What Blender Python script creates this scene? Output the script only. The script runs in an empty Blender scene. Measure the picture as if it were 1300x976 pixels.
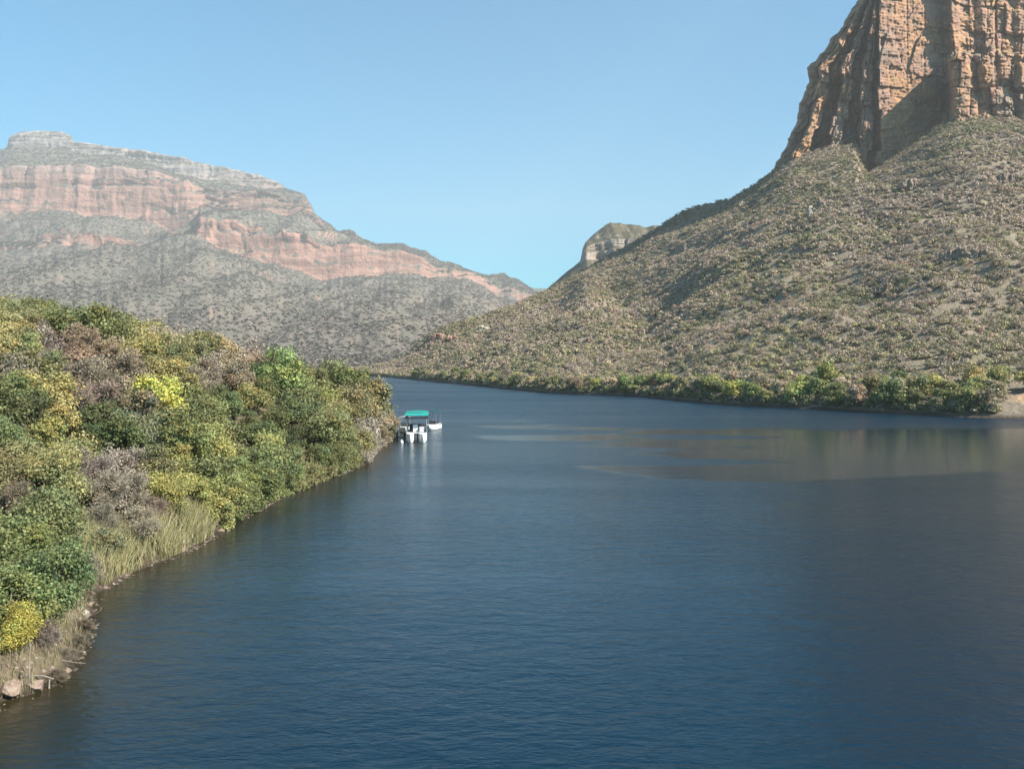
import bpy, bmesh, math, random
import numpy as np
from mathutils import Vector, Matrix

C = bpy.context.scene
COL = C.collection
R = math.radians

# ------------------------------------------------------------------ camera, sky, sun, exposure
F = 1083.3            # focal length in photo pixels (photo 1300 x 976)
PITCH = R(1.745)
CAM_H = 11.0
cam_d = bpy.data.cameras.new("camera")
cam = bpy.data.objects.new("camera", cam_d)
COL.objects.link(cam)
cam.location = (0, 0, CAM_H)
cam.rotation_euler = (R(90) - PITCH, 0, 0)
cam_d.sensor_width = 36.0
cam_d.lens = 36.0 * F / 1300.0
cam_d.clip_start = 0.5
cam_d.clip_end = 30000
C.camera = cam

SUN_AZ = R(65)        # from behind the camera towards the right
SUN_EL = R(41)
sun_dir = Vector((math.sin(SUN_AZ) * math.cos(SUN_EL), -math.cos(SUN_AZ) * math.cos(SUN_EL), math.sin(SUN_EL)))
world = bpy.data.worlds.new("World")
C.world = world
world.use_nodes = True
wn = world.node_tree
bg = wn.nodes["Background"]
sky = wn.nodes.new("ShaderNodeTexSky")
sky.sky_type = 'NISHITA'
sky.sun_disc = False
sky.sun_elevation = SUN_EL
sky.sun_rotation = math.atan2(sun_dir.x, sun_dir.y)
sky.altitude = 600
sky.air_density = 1.0
sky.dust_density = 0.2
sky.ozone_density = 2.2
tint = wn.nodes.new("ShaderNodeMix"); tint.data_type = 'RGBA'; tint.blend_type = 'MULTIPLY'
tint.inputs[0].default_value = 1.0
wn.links.new(sky.outputs[0], tint.inputs[6]); tint.inputs[7].default_value = (0.15, 0.82, 0.95, 1)   # clear winter sky, a touch cyan
wn.links.new(tint.outputs[2], bg.inputs[0])
bg.inputs[1].default_value = 0.086

sl = bpy.data.lights.new("sun", 'SUN')
sl.energy = 5.0
sl.angle = R(0.53)
sl.color = (1.0, 0.93, 0.83)
sun = bpy.data.objects.new("sun", sl)
COL.objects.link(sun)
sun.rotation_euler = sun_dir.to_track_quat('Z', 'Y').to_euler()

C.view_settings.view_transform = 'Standard'
C.view_settings.look = 'None'
C.view_settings.gamma = 1.0
C.view_settings.exposure = 1.28
C.render.engine = 'CYCLES'
C.cycles.max_bounces = 5
C.cycles.diffuse_bounces = 1
C.cycles.glossy_bounces = 2
C.cycles.transmission_bounces = 2
C.cycles.transparent_max_bounces = 4
C.cycles.volume_bounces = 0
C.cycles.use_denoising = True

# ------------------------------------------------------------------ helpers
cp, sp = math.cos(PITCH), math.sin(PITCH)

def ray(px, py):
    """world direction through a photo pixel, scaled so that its y component is 1"""
    px = np.asarray(px, float); py = np.asarray(py, float)
    u = (px - 650) / F; v = -(py - 488) / F
    y = cp + v * sp
    z = -sp + v * cp
    return u / y, z / y

def at(px, py, d):
    u, w = ray(px, py)
    return u * d, d, CAM_H + w * d

def on_water(px, py):
    u, w = ray(px, py)
    d = -CAM_H / w
    return float(u * d), float(d)

def project(x, y, z):
    """world -> photo pixel"""
    x = np.asarray(x, float); y = np.asarray(y, float); z = np.asarray(z, float) - CAM_H
    f = y * cp - z * sp
    up = y * sp + z * cp
    return 650 + F * x / f, 488 - F * up / f

def _hash(ix, iy, iz, seed):
    n = (ix.astype(np.int64) * 374761393 + iy.astype(np.int64) * 668265263 + iz.astype(np.int64) * 2147483647 + seed * 1442695041) & 0xffffffff
    n = ((n ^ (n >> 13)) * 1274126177) & 0xffffffff
    n = ((n ^ (n >> 16)) * 2246822519) & 0xffffffff
    n = n ^ (n >> 15)
    return (n & 0xffffff) / float(0xffffff) * 2 - 1

def vnoise(x, y, z=0.0, seed=0):
    x, y, z = np.broadcast_arrays(np.asarray(x, float), np.asarray(y, float), np.asarray(z, float))
    ix, iy, iz = np.floor(x), np.floor(y), np.floor(z)
    fx, fy, fz = x - ix, y - iy, z - iz
    fx, fy, fz = [t * t * (3 - 2 * t) for t in (fx, fy, fz)]
    r = 0
    for a in (0, 1):
        for b in (0, 1):
            for c in (0, 1):
                w = (fx if a else 1 - fx) * (fy if b else 1 - fy) * (fz if c else 1 - fz)
                r = r + w * _hash(ix + a, iy + b, iz + c, seed)
    return r

def fbm(x, y, z=0.0, seed=0, octv=4, gain=0.5):
    r, a, f = 0, 1.0, 1.0
    for o in range(octv):
        r = r + a * vnoise(np.asarray(x) * f, np.asarray(y) * f, np.asarray(z) * f, seed + o * 17)
        a *= gain; f *= 2.03
    return r

def smooth(a, b, x):
    t = np.clip((np.asarray(x, float) - a) / (b - a), 0, 1)
    return t * t * (3 - 2 * t)

def mesh_from(name, verts, faces, uniform=None, mats=(), smooth_shade=False):
    """fast mesh from numpy arrays; faces is an (n,k) array"""
    me = bpy.data.meshes.new(name)
    verts = np.asarray(verts, np.float32); faces = np.asarray(faces, np.int32)
    n, k = faces.shape
    me.vertices.add(len(verts)); me.vertices.foreach_set("co", verts.ravel())
    me.loops.add(n * k); me.loops.foreach_set("vertex_index", faces.ravel())
    me.polygons.add(n)
    me.polygons.foreach_set("loop_start", np.arange(0, n * k, k, dtype=np.int32))
    me.polygons.foreach_set("loop_total", np.full(n, k, np.int32))
    if smooth_shade:
        me.polygons.foreach_set("use_smooth", np.ones(n, bool))
    me.update(calc_edges=True)
    for m in mats: me.materials.append(m)
    return me

def face_colors(me, cols, name="tint"):
    a = me.attributes.new(name, 'FLOAT_COLOR', 'FACE')
    c = np.ones((len(me.polygons), 4), np.float32); c[:, :cols.shape[1]] = cols
    a.data.foreach_set("color", c.ravel())

def vert_float(me, vals, name):
    a = me.attributes.new(name, 'FLOAT', 'POINT')
    a.data.foreach_set("value", np.asarray(vals, np.float32).ravel())

def link(name, me, parent=None, loc=None):
    o = bpy.data.objects.new(name, me)
    COL.objects.link(o)
    if parent: o.parent = parent
    if loc: o.location = loc
    return o

def tag(o, label=None, cat=None, group=None, kind=None):
    if label: o["label"] = label
    if cat: o["category"] = cat
    if group: o["group"] = group
    if kind: o["kind"] = kind
    return o

def empty(name, loc, rz=0):
    o = bpy.data.objects.new(name, None)
    COL.objects.link(o)
    o.location = loc; o.rotation_euler = (0, 0, rz)
    return o

def grid_faces(nr, nc):
    i = np.arange(nr * nc).reshape(nr, nc)
    return np.stack([i[:-1, :-1], i[:-1, 1:], i[1:, 1:], i[1:, :-1]], -1).reshape(-1, 4)

# ------------------------------------------------------------------ materials
class NT:
    def __init__(self, name):
        self.m = bpy.data.materials.new(name); self.m.use_nodes = True
        self.t = self.m.node_tree; self.n = self.t.nodes
        self.b = self.n["Principled BSDF"]; self.out = self.n["Material Output"]
        self.b.inputs["Specular IOR Level"].default_value = 0.2
    def node(self, t, **kw):
        n = self.n.new(t)
        for k, v in kw.items(): setattr(n, k, v)
        return n
    def link(self, a, b): self.t.links.new(a, b)
    def coord(self, scale=(1, 1, 1), kind="Object"):
        c = self.node("ShaderNodeTexCoord"); m = self.node("ShaderNodeMapping")
        m.inputs["Scale"].default_value = scale
        self.link(c.outputs[kind], m.inputs[0]); return m.outputs[0]
    def noise(self, vec, scale, detail=4, rough=0.55, dist=0.0):
        n = self.node("ShaderNodeTexNoise")
        n.inputs["Scale"].default_value = scale; n.inputs["Detail"].default_value = detail
        n.inputs["Roughness"].default_value = rough; n.inputs["Distortion"].default_value = dist
        self.link(vec, n.inputs["Vector"]); return n.outputs["Fac"]
    def ramp(self, fac, stops):
        r = self.node("ShaderNodeValToRGB"); e = r.color_ramp.elements
        while len(e) < len(stops): e.new(0.5)
        for i, (p, c) in enumerate(stops):
            e[i].position = p; e[i].color = (*c, 1) if len(c) == 3 else c
        self.link(fac, r.inputs[0]); return r.outputs[0]
    def mix(self, fac, a, b, mode='MIX'):
        m = self.node("ShaderNodeMix", data_type='RGBA', blend_type=mode)
        for i, v in ((0, fac), (6, a), (7, b)):
            if hasattr(v, "is_output"): self.link(v, m.inputs[i])
            else: m.inputs[i].default_value = v if not isinstance(v, tuple) or len(v) == 4 else (*v, 1)
        return m.outputs[2]
    def math(self, op, a, b=0.0, clamp=False):
        m = self.node("ShaderNodeMath", operation=op); m.use_clamp = clamp
        for i, v in ((0, a), (1, b)):
            if hasattr(v, "is_output"): self.link(v, m.inputs[i])
            else: m.inputs[i].default_value = v
        return m.outputs[0]
    def sep(self, vec):
        s = self.node("ShaderNodeSeparateXYZ"); self.link(vec, s.inputs[0]); return s.outputs
    def bump(self, h, strength=0.5, dist=1.0, normal=None):
        b = self.node("ShaderNodeBump"); b.inputs["Strength"].default_value = strength
        b.inputs["Distance"].default_value = dist; self.link(h, b.inputs["Height"])
        if normal: self.link(normal, b.inputs["Normal"])
        return b.outputs[0]
    def attr(self, name):
        a = self.node("ShaderNodeAttribute", attribute_name=name); return a

def simple(name, col, rough=0.6, metal=0.0, spec=0.4, var=0.12, scale=6.0):
    t = NT(name)
    v = t.coord()
    f = t.noise(v, scale, 5)
    c = t.ramp(f, [(0.3, tuple(x * (1 - var) for x in col)), (0.7, tuple(min(1, x * (1 + var)) for x in col))])
    t.link(c, t.b.inputs["Base Color"])
    t.b.inputs["Roughness"].default_value = rough
    t.b.inputs["Metallic"].default_value = metal
    t.b.inputs["Specular IOR Level"].default_value = spec
    return t.m

def terrain_mat(name, veg_a, veg_b, rock_lo, rock_hi, z_lo, z_hi, unit, steep=(0.55, 0.75), veg_c=None):
    """vegetated soil on gentle ground, banded rock where the ground is steep; unit = metres of the finest grain"""
    t = NT(name)
    v = t.coord()
    s = t.sep(v)
    big = t.noise(v, 1.0 / (unit * 60), 5, 0.6)
    mid = t.noise(v, 1.0 / (unit * 9), 6, 0.65)
    fine = t.noise(v, 1.0 / (unit * 2), 4, 0.7)
    veg = t.mix(t.ramp(big, [(0.4, (0, 0, 0)), (0.6, (1, 1, 1))]), veg_a, veg_b)
    veg = t.mix(t.ramp(mid, [(0.42, (0, 0, 0)), (0.62, (0.8, 0.8, 0.8))]), veg, veg_c or veg_a)
    # rock: strata along z with streaks
    st = t.coord((1 / (unit * 45), 1 / (unit * 45), 1 / (unit * 5)))
    strata = t.noise(st, 1.0, 6, 0.65, 0.6)
    vs = t.coord((1 / (unit * 6), 1 / (unit * 6), 1 / (unit * 50)))
    streak = t.noise(vs, 1.0, 5, 0.6, 0.3)
    hz = t.node("ShaderNodeMapRange"); hz.inputs["From Min"].default_value = z_lo; hz.inputs["From Max"].default_value = z_hi
    t.link(s[2], hz.inputs["Value"])
    rock = t.mix(hz.outputs[0], rock_lo, rock_hi)
    rock = t.mix(t.ramp(strata, [(0.35, (0.55, 0.55, 0.55)), (0.6, (1, 1, 1))]), (0.0, 0.0, 0.0), rock, 'MIX')
    rock = t.mix(t.ramp(streak, [(0.45, (0, 0, 0)), (0.75, (0.2, 0.2, 0.2))]), rock, tuple(x * 1.35 + .03 for x in rock_lo))
    geo = t.node("ShaderNodeNewGeometry")
    nz = t.sep(geo.outputs["True Normal"])[2]
    k = t.math('ADD', nz, t.math('MULTIPLY', t.math('SUBTRACT', mid, 0.5), 0.5))
    fac = t.node("ShaderNodeMapRange"); fac.inputs["From Min"].default_value = steep[0]; fac.inputs["From Max"].default_value = steep[1]
    t.link(k, fac.inputs["Value"])
    t.link(t.mix(fac.outputs[0], rock, veg), t.b.inputs["Base Color"])
    t.b.inputs["Roughness"].default_value = 0.95
    t.b.inputs["Specular IOR Level"].default_value = 0.1
    h = t.math('ADD', t.math('MULTIPLY', mid, unit * 3), t.math('MULTIPLY', fine, unit))
    h = t.math('ADD', h, t.math('MULTIPLY', strata, unit * 2))
    t.link(t.bump(h, 0.9, 1.0), t.b.inputs["Normal"])
    return t.m

def leaf_mat(name, use_object=True, transl=0.3):
    t = NT(name)
    a = t.attr("tint")
    if use_object:
        oi = t.node("ShaderNodeObjectInfo")
        c = t.mix(1.0, oi.outputs["Color"], a.outputs["Color"], 'MULTIPLY')
    else:
        c = a.outputs["Color"]
    t.link(c, t.b.inputs["Base Color"])
    t.b.inputs["Roughness"].default_value = 0.6
    t.b.inputs["Specular IOR Level"].default_value = 0.25
    tr = t.node("ShaderNodeBsdfTranslucent"); t.link(c, tr.inputs["Color"])
    mx = t.node("ShaderNodeMixShader"); mx.inputs[0].default_value = transl
    t.link(t.b.outputs[0], mx.inputs[1]); t.link(tr.outputs[0], mx.inputs[2])
    t.link(mx.outputs[0], t.out.inputs["Surface"])
    return t.m

M_leaf = leaf_mat("leaf")
M_leaf_mass = leaf_mat("leaf_mass", False, 0.2)
M_bark = simple("bark", (0.16, 0.13, 0.11), 0.9, spec=0.1, var=0.35, scale=9)
M_twig = simple("pale_twig", (0.30, 0.26, 0.23), 0.9, spec=0.1, var=0.3, scale=9)

# ------------------------------------------------------------------ ground sheet and water
g = link("ground", mesh_from("ground", [(-9000, -3000, -8), (9000, -3000, -8), (9000, 9000, -8), (-9000, 9000, -8)], [(0, 1, 2, 3)],
         mats=[simple("lake_bed", (0.16, 0.13, 0.09), 0.95, scale=0.02)]))
tag(g, kind="structure")

# left shoreline, from the photo's waterline
LS = [(-60, 935), (0, 893), (50, 880), (95, 835), (112, 790), (120, 752), (160, 730), (205, 712), (240, 697), (270, 680), (320, 650), (350, 634), (415, 608), (465, 588), (478, 572), (500, 556), (498, 548)]
ls = np.array([on_water(*p) for p in LS])
ls = np.vstack([[-15.5, -30], [-16.2, 5], ls, [-19, 131], [-24, 139], [-33, 145], [-60, 152], [-140, 160]])
def seg_dist(x, y, line):
    """signed distance to the polyline; negative on its left bank (land) side"""
    best = np.full(np.shape(x), 1e9); sgn = np.ones(np.shape(x))
    for a, b in zip(line[:-1], line[1:]):
        ab = b - a; L = (ab ** 2).sum()
        t = np.clip(((x - a[0]) * ab[0] + (y - a[1]) * ab[1]) / L, 0, 1)
        dx = x - a[0] - t * ab[0]; dy = y - a[1] - t * ab[1]
        d = np.hypot(dx, dy); cr = ab[0] * dy - ab[1] * dx   # >0: left of the line = land
        m = d < best
        best = np.where(m, d, best); sgn = np.where(m, np.where(cr > 0, -1.0, 1.0), sgn)
    return best * sgn

def bank_height(x, y):
    s = -seg_dist(x, y, ls)                     # metres inland
    s = s + fbm(x / 1.3, y / 1.3, 0, 6, 3) * 0.28 * (np.abs(s) < 6)
    up = np.where(s > 0, 1.0 - np.exp(-np.maximum(s, 0) / 26.0), 0) * 17.0
    crest = 0.635 + 0.39 * smooth(45, 95, y) - 0.52 * smooth(90, 150, y)
    crest = crest * (1 - 0.15 * smooth(-60, -100, x)) 
    h = up * crest + 0.45 * smooth(0.0, 0.8, s) + np.where(s > 0, np.minimum(s, 12) * 0.055, 0)
    h = h + fbm(x / 9, y / 9, 0, 5, 3) * 0.55 * smooth(1, 8, s)
    return np.where(s > 0, h, np.maximum(-6, s * 0.35))

xs = np.concatenate([np.linspace(-200, -45, 70, endpoint=False), np.linspace(-45, -12, 200), np.linspace(-11.8, -4, 10)])
ys = np.concatenate([np.linspace(-30, 15, 20, endpoint=False), np.linspace(15, 135, 520), np.linspace(136, 190, 30)])
X, Y = np.meshgrid(xs, ys)
Z = bank_height(X, Y) + fbm(X, Y, 0, 9, 2) * 0.06
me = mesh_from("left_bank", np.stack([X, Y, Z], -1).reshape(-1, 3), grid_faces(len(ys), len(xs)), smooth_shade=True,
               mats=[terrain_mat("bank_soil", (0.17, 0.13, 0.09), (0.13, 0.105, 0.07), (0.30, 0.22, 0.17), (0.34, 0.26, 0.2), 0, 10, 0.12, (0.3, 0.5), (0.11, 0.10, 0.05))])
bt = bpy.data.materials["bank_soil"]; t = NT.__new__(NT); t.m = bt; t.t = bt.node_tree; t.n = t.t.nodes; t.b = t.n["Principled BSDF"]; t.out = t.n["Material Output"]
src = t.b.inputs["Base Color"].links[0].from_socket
wet_shade = t.node("ShaderNodeMapRange"); wet_shade.inputs["From Min"].default_value = 0.55; wet_shade.inputs["From Max"].default_value = 0.2
t.link(t.math('ADD', t.sep(t.coord())[2], t.math('MULTIPLY', t.noise(t.coord(), 1.3, 3), 0.3)), wet_shade.inputs["Value"])
t.link(t.mix(wet_shade.outputs[0], src, (0.05, 0.04, 0.03)), t.b.inputs["Base Color"])  # low edge darkened: damp soil plus painted-in shade under the overhang
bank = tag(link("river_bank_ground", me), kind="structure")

# water
def water_mat():
    t = NT("water")
    v = t.coord()
    sh = t.attr("shallow").outputs["Fac"]
    calm = t.attr("calm").outputs["Fac"]
    n1 = t.noise(v, 0.02, 4)
    deep = t.mix(n1, (0.001, 0.0155, 0.031), (0.0015, 0.0185, 0.036))
    base = t.mix(sh, deep, (0.030, 0.023, 0.009))
    t.link(base, t.b.inputs["Base Color"])
    t.b.inputs["IOR"].default_value = 1.33
    t.b.inputs["Specular IOR Level"].default_value = 0.5
    # wind streaks: the surface roughness changes in long bands
    vb = t.coord((0.010, 0.055, 1))
    band = t.noise(vb, 1.0, 4, 0.55, 0.4)
    bandr = t.ramp(band, [(0.38, (0, 0, 0)), (0.62, (1, 1, 1))])
    wc = t.coord((0.75, 1.6, 1))
    w1 = t.noise(wc, 0.85, 3, 0.55, 0.4)
    w2 = t.noise(wc, 3.1, 3, 0.6, 0.6)
    w3 = t.noise(wc, 0.16, 2, 0.5)
    h = t.math('ADD', t.math('MULTIPLY', w1, 0.50), t.math('MULTIPLY', w2, 0.17))
    h = t.math('ADD', h, t.math('MULTIPLY', w3, 0.5))
    fy = t.node("ShaderNodeMapRange"); fy.inputs["From Min"].default_value = 60; fy.inputs["From Max"].default_value = 230
    fy.inputs["To Min"].default_value = 1.0; fy.inputs["To Max"].default_value = 6.0      # the open reach further out is choppier
    t.link(t.sep(t.coord())[1], fy.inputs["Value"])
    h = t.math('MULTIPLY', h, fy.outputs[0])
    rough_w = t.math('SUBTRACT', 1.0, calm)
    strength = t.math('MULTIPLY', rough_w, t.math('ADD', 0.5, t.math('MULTIPLY', bandr, 0.5)))
    strength = t.math('ADD', strength, 0.05)
    b = t.node("ShaderNodeBump"); b.inputs["Distance"].default_value = 0.19
    t.link(strength, b.inputs["Strength"]); t.link(h, b.inputs["Height"])
    t.link(b.outputs[0], t.b.inputs["Normal"])
    rr = t.math('ADD', 0.07, t.math('MULTIPLY', strength, 0.10))
    rr = t.math('ADD', rr, t.math('MULTIPLY', rough_w, t.math('MULTIPLY', t.math('SUBTRACT', fy.outputs[0], 1.0), 0.035)))
    t.link(rr, t.b.inputs["Roughness"])
    return t.m

wx = np.concatenate([np.linspace(-3000, -130, 12), np.linspace(-120, 120, 241), np.linspace(130, 1200, 12)])
wy = np.concatenate([np.linspace(-1500, 0, 8), np.linspace(4, 260, 257), np.linspace(264, 720, 58)])
X, Y = np.meshgrid(wx, wy)
sd = seg_dist(X, Y, ls)
shal = np.exp(-np.maximum(sd, 0) / 3.2) * (0.85 + 0.25 * fbm(X / 5, Y / 5, 0, 3, 2))
PX, PY = project(X, np.maximum(Y, 5), 0 * X)
# calm lee water near the far shore (wind shadow of the hill)
lo = np.interp(PX, [430, 560, 640, 735, 840, 960, 1050, 1300], [533, 549, 566, 597, 612, 616, 612, 600])
hi = np.interp(PX, [430, 560, 640, 700, 800, 900, 1050, 1300], [521, 524, 529, 537, 541, 543, 544, 538])
wob = fbm(X / 26, Y / 9, 0, 21, 3) * 5
calm = smooth(0, 5, lo + wob * 0.5 - PY) * smooth(0, 4, PY - hi - wob * 0.6)
blot = smooth(-0.05, 0.5, fbm(X / 30, Y / 7, 0, 33, 4) + (PX - 700) / 230)
calm = calm * np.clip(blot, 0.0, 1)
calm = np.where(Y < 5, 0, calm) * 0.95
me = mesh_from("lake", np.stack([X, Y, 0 * X], -1).reshape(-1, 3), grid_faces(len(wy), len(wx)), mats=[water_mat()], smooth_shade=True)
vert_float(me, np.clip(shal, 0, 1), "shallow"); vert_float(me, calm, "calm")
lake = tag(link("lake_water", me), kind="structure")

# ------------------------------------------------------------------ landforms built from rows of control points
MSC = 1.4
def far(rows):
    return [(p[0], p[1], p[2] * MSC) for p in rows]
def landform(name, rows, px0, px1, dpx, mat, disp, kind="structure", wobble=1.0, seed=0):
    """rows: list of (n_sub, [(px, y, d), ...], noise_px) from the foot to the crest; y None = z given as height"""
    cols = np.arange(px0, px1 + dpx, dpx)
    P = []
    for n_sub, pts, nz in rows:
        pts = sorted(pts)
        px = [p[0] for p in pts]
        y = np.interp(cols, px, [p[1] for p in pts]); d = np.interp(cols, px, [p[2] for p in pts])
        y = y + nz * (fbm(cols / 60, seed + len(P) * 3.3, 0, seed, 4) * 1.0 + 0.5 * vnoise(cols / 4, len(P) * 7.0, 0, seed + 4))
        X, Yd, Zz = at(cols, y, d)
        P.append((n_sub, X, np.broadcast_to(Yd, X.shape), Zz))
    RX, RY, RZ = [], [], []
    for i in range(len(P) - 1):
        n = P[i + 1][0]
        for k in range(n):
            t = k / n
            RX.append(P[i][1] * (1 - t) + P[i + 1][1] * t); RY.append(P[i][2] * (1 - t) + P[i + 1][2] * t); RZ.append(P[i][3] * (1 - t) + P[i + 1][3] * t)
    RX.append(P[-1][1]); RY.append(P[-1][2]); RZ.append(P[-1][3])
    crest = (RX[-1], RY[-1], RZ[-1])
    # the far side, so that it stands from other viewpoints too
    dep = float(np.mean(crest[1]))
    for k, (dd, fz) in enumerate([(0.02, 0.995), (0.06, 0.95), (0.12, 0.75), (0.2, 0.3), (0.24, -0.02)]):
        s = 1 + dd
        RX.append(crest[0] * s); RY.append(crest[1] * s); RZ.append(crest[2] * fz)
    V = np.stack([np.array(RX), np.array(RY), np.array(RZ)], -1)
    V = disp(V, cols)
    me = mesh_from(name, V.reshape(-1, 3), grid_faces(V.shape[0], V.shape[1]), mats=[mat], smooth_shade=False)
    o = link(name, me)
    tag(o, kind=kind)
    return o, V

# --- far blue ridge at the end of the valley
m_far = terrain_mat("far_ridge", (0.10, 0.11, 0.08), (0.13, 0.12, 0.09), (0.3, 0.22, 0.18), (0.3, 0.25, 0.2), 0, 400, 6.0, (0.3, 0.5))
def disp_far(V, cols):
    n = fbm(V[..., 0] / 300, V[..., 1] / 300, V[..., 2] / 300, 71, 4)
    V[..., 2] += n * 14
    return V
landform("far_hills", [(1, [(500, 460, 4200), (900, 460, 4200)], 0), (14, [(500, 385, 5600), (600, 372, 5600), (655, 364, 5600), (680, 366, 5600), (705, 363, 5600), (800, 372, 5600), (900, 390, 5600)], 0.5)], 500, 900, 3, m_far, disp_far, seed=70)

# --- left mountain: terraces and cliff bands
m_left = terrain_mat("mountain", (0.17, 0.15, 0.12), (0.205, 0.17, 0.14), (0.41, 0.235, 0.18), (0.37, 0.33, 0.31), 728, 896, 3.5, (0.50, 0.66), (0.13, 0.13, 0.10))
def disp_left(V, cols):
    x, y, z = V[..., 0].copy(), V[..., 1].copy(), V[..., 2].copy()
    low = smooth(0, 60, z)
    gul = 1 - np.abs(fbm(x / 190, y / 900, 0, 11, 4))
    V[..., 2] += low * ((gul - 0.7) * 42 * (1 - smooth(420, 900, z)) + fbm(x / 60, y / 60, z / 60, 12, 4) * 5)
    ca = fbm(x / 45, z / 400, 0, 13, 4); st = fbm(x / 400, 0, z / 16, 14, 3)
    k = low * smooth(210, 450, z)
    V[..., 1] += k * (ca * 6 + st * 12)
    V[..., 0] += k * fbm(y / 80, z / 60, x / 50, 15, 3) * 8
    return V
LM = lambda pts: pts
foot = [(-300, 481, 640), (760, 481, 640)]
r_a = [(-300, 440, 1150), (300, 442, 1150), (500, 452, 1000), (600, 462, 900), (760, 470, 850)]
r_b = [(-300, 320, 2100), (0, 318, 2100), (75, 309, 2100), (130, 306, 2100), (190, 309, 2110), (250, 300, 2110), (275, 312, 2110), (330, 332, 2110), (385, 348, 2110), (450, 348, 2120), (520, 352, 2150), (590, 356, 2200), (640, 374, 2250), (700, 392, 2250), (760, 400, 2250)]
r_c = [(-300, 312, 2125), (0, 312, 2125), (75, 293, 2125), (130, 290, 2125), (190, 300, 2130), (245, 296, 2130), (262, 272, 2140), (300, 280, 2135), (350, 292, 2135), (390, 301, 2135), (450, 306, 2145), (520, 325, 2170), (590, 347, 2215), (640, 366, 2270), (700, 380, 2270), (760, 392, 2270)]
r_d = [(-300, 262, 2480), (0, 270, 2480), (60, 268, 2480), (120, 272, 2480), (190, 284, 2480), (248, 289, 2460), (256, 263, 2500), (300, 266, 2500), (350, 272, 2500), (392, 277, 2500), (430, 297, 2500), (500, 316, 2400), (590, 342, 2350), (650, 360, 2400), (700, 376, 2400), (760, 386, 2400)]
r_e = [(-300, 216, 2510), (0, 213, 2510), (60, 210, 2510), (100, 209, 2510), (190, 215, 2510), (236, 226, 2510), (258, 237, 2530), (300, 240, 2530), (350, 247, 2530), (388, 256, 2530), (410, 288, 2550), (450, 298, 2550), (500, 313, 2500), (590, 341, 2450), (650, 357, 2500), (700, 374, 2500), (760, 384, 2500)]
r_f = [(-300, 206, 2890), (0, 200, 2890), (14, 190, 2900), (90, 190, 2900), (110, 196, 2890), (150, 197, 2890), (200, 212, 2890), (225, 222, 2890), (260, 228, 2890), (300, 236, 2890), (350, 241, 2890), (386, 246, 2890), (396, 276, 2700), (450, 297, 2600), (500, 312, 2600), (590, 340, 2500), (650, 355, 2550), (700, 373, 2550), (760, 383, 2550)]
r_g = [(-300, 196, 2915), (0, 191, 2915), (9, 186, 2920), (14, 171, 2925), (22, 167, 2925), (45, 165, 2925), (80, 168, 2925), (90, 172, 2925), (97, 180, 2915), (130, 183, 2915), (200, 194, 2915), (260, 208, 2915), (330, 223, 2915), (350, 230, 2915), (362, 240, 2915), (384, 250, 2915), (392, 273, 2720), (420, 289, 2620), (450, 296, 2620), (500, 311, 2620), (540, 322, 2620), (590, 339, 2520), (620, 354, 2570), (650, 353, 2570), (670, 362, 2570), (700, 372, 2570), (760, 382, 2570)]
lm_obj, LV = landform("left_mountain", [(1, foot, 0), (10, r_a, 1), (30, far(r_b), 2.2), (9, far(r_c), 1.6), (10, far(r_d), 1.0), (18, far(r_e), 1.4), (10, far(r_f), 0.8), (10, far(r_g), 0.7)], -300, 760, 1.3, m_left, disp_left, seed=10)

# --- middle butte behind the right hill
m_butte = terrain_mat("butte", (0.115, 0.11, 0.07), (0.15, 0.125, 0.085), (0.40, 0.33, 0.28), (0.46, 0.42, 0.37), 170, 260, 1.8, (0.5, 0.68), (0.08, 0.08, 0.05))
def disp_butte(V, cols):
    x, y, z = V[..., 0].copy(), V[..., 1].copy(), V[..., 2].copy()
    V[..., 2] += fbm(x / 40, y / 40, 0, 41, 4) * 3
    V[..., 1] += smooth(110, 180, z) * (fbm(x / 22, z / 120, 0, 42, 4) * 14 + fbm(x / 300, 0, z / 9, 43, 3) * 8)
    return V
landform("distant_butte", [
    (1, [(600, 462, 900), (1150, 462, 900)], 0),
    (22, [(600, 425, 1280), (650, 397, 1280), (690, 373, 1290), (737, 337, 1300), (745, 330, 1300), (830, 326, 1300), (1150, 326, 1300)], 0.8),
    (12, [(600, 424, 1300), (650, 396, 1300), (690, 372, 1305), (737, 334, 1310), (743, 312, 1310), (770, 306, 1312), (835, 304, 1312), (1150, 304, 1312)], 0.8),
    (10, [(600, 423, 1400), (650, 395, 1400), (690, 371, 1400), (736, 333, 1400), (740, 312, 1400), (747, 302, 1400), (758, 293, 1400), (772, 286, 1400), (800, 285, 1400), (832, 287, 1400), (900, 292, 1400), (1000, 300, 1400), (1150, 300, 1400)], 0.3)],
    600, 1150, 1.5, m_butte, disp_butte, seed=40)

# --- right hill
RS = [(440, 474.5), (495, 479), (560, 485), (620, 491), (700, 499), (800, 503), (830, 505), (900, 512), (960, 516), (1050, 520), (1150, 526), (1220, 529.5), (1300, 532), (1500, 541), (1800, 556)]
def shore_d(px):
    y = np.interp(px, [p[0] for p in RS], [p[1] for p in RS])
    u, w = ray(px, y); return -CAM_H / w
ridge_pts = [(440, 474, 620), (480, 470, 610), (510, 455, 590), (530, 436, 575), (545, 424, 570), (562, 412, 575), (600, 402, 590), (650, 385, 620), (690, 368, 660), (712, 357, 690), (745, 338, 715), (790, 312, 730), (828, 291, 740), (850, 276, 735), (872, 263, 720), (900, 257, 697), (930, 249, 672), (960, 231, 645), (990, 209, 618), (1010, 200, 606), (1040, 191, 602), (1085, 184, 597), (1092, 205, 595), (1101, 222, 592), (1125, 204, 588), (1160, 181, 578), (1195, 159, 568), (1210, 153, 560), (1235, 149, 562), (1300, 150, 572), (1500, 140, 600), (1800, 140, 640)]
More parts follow.
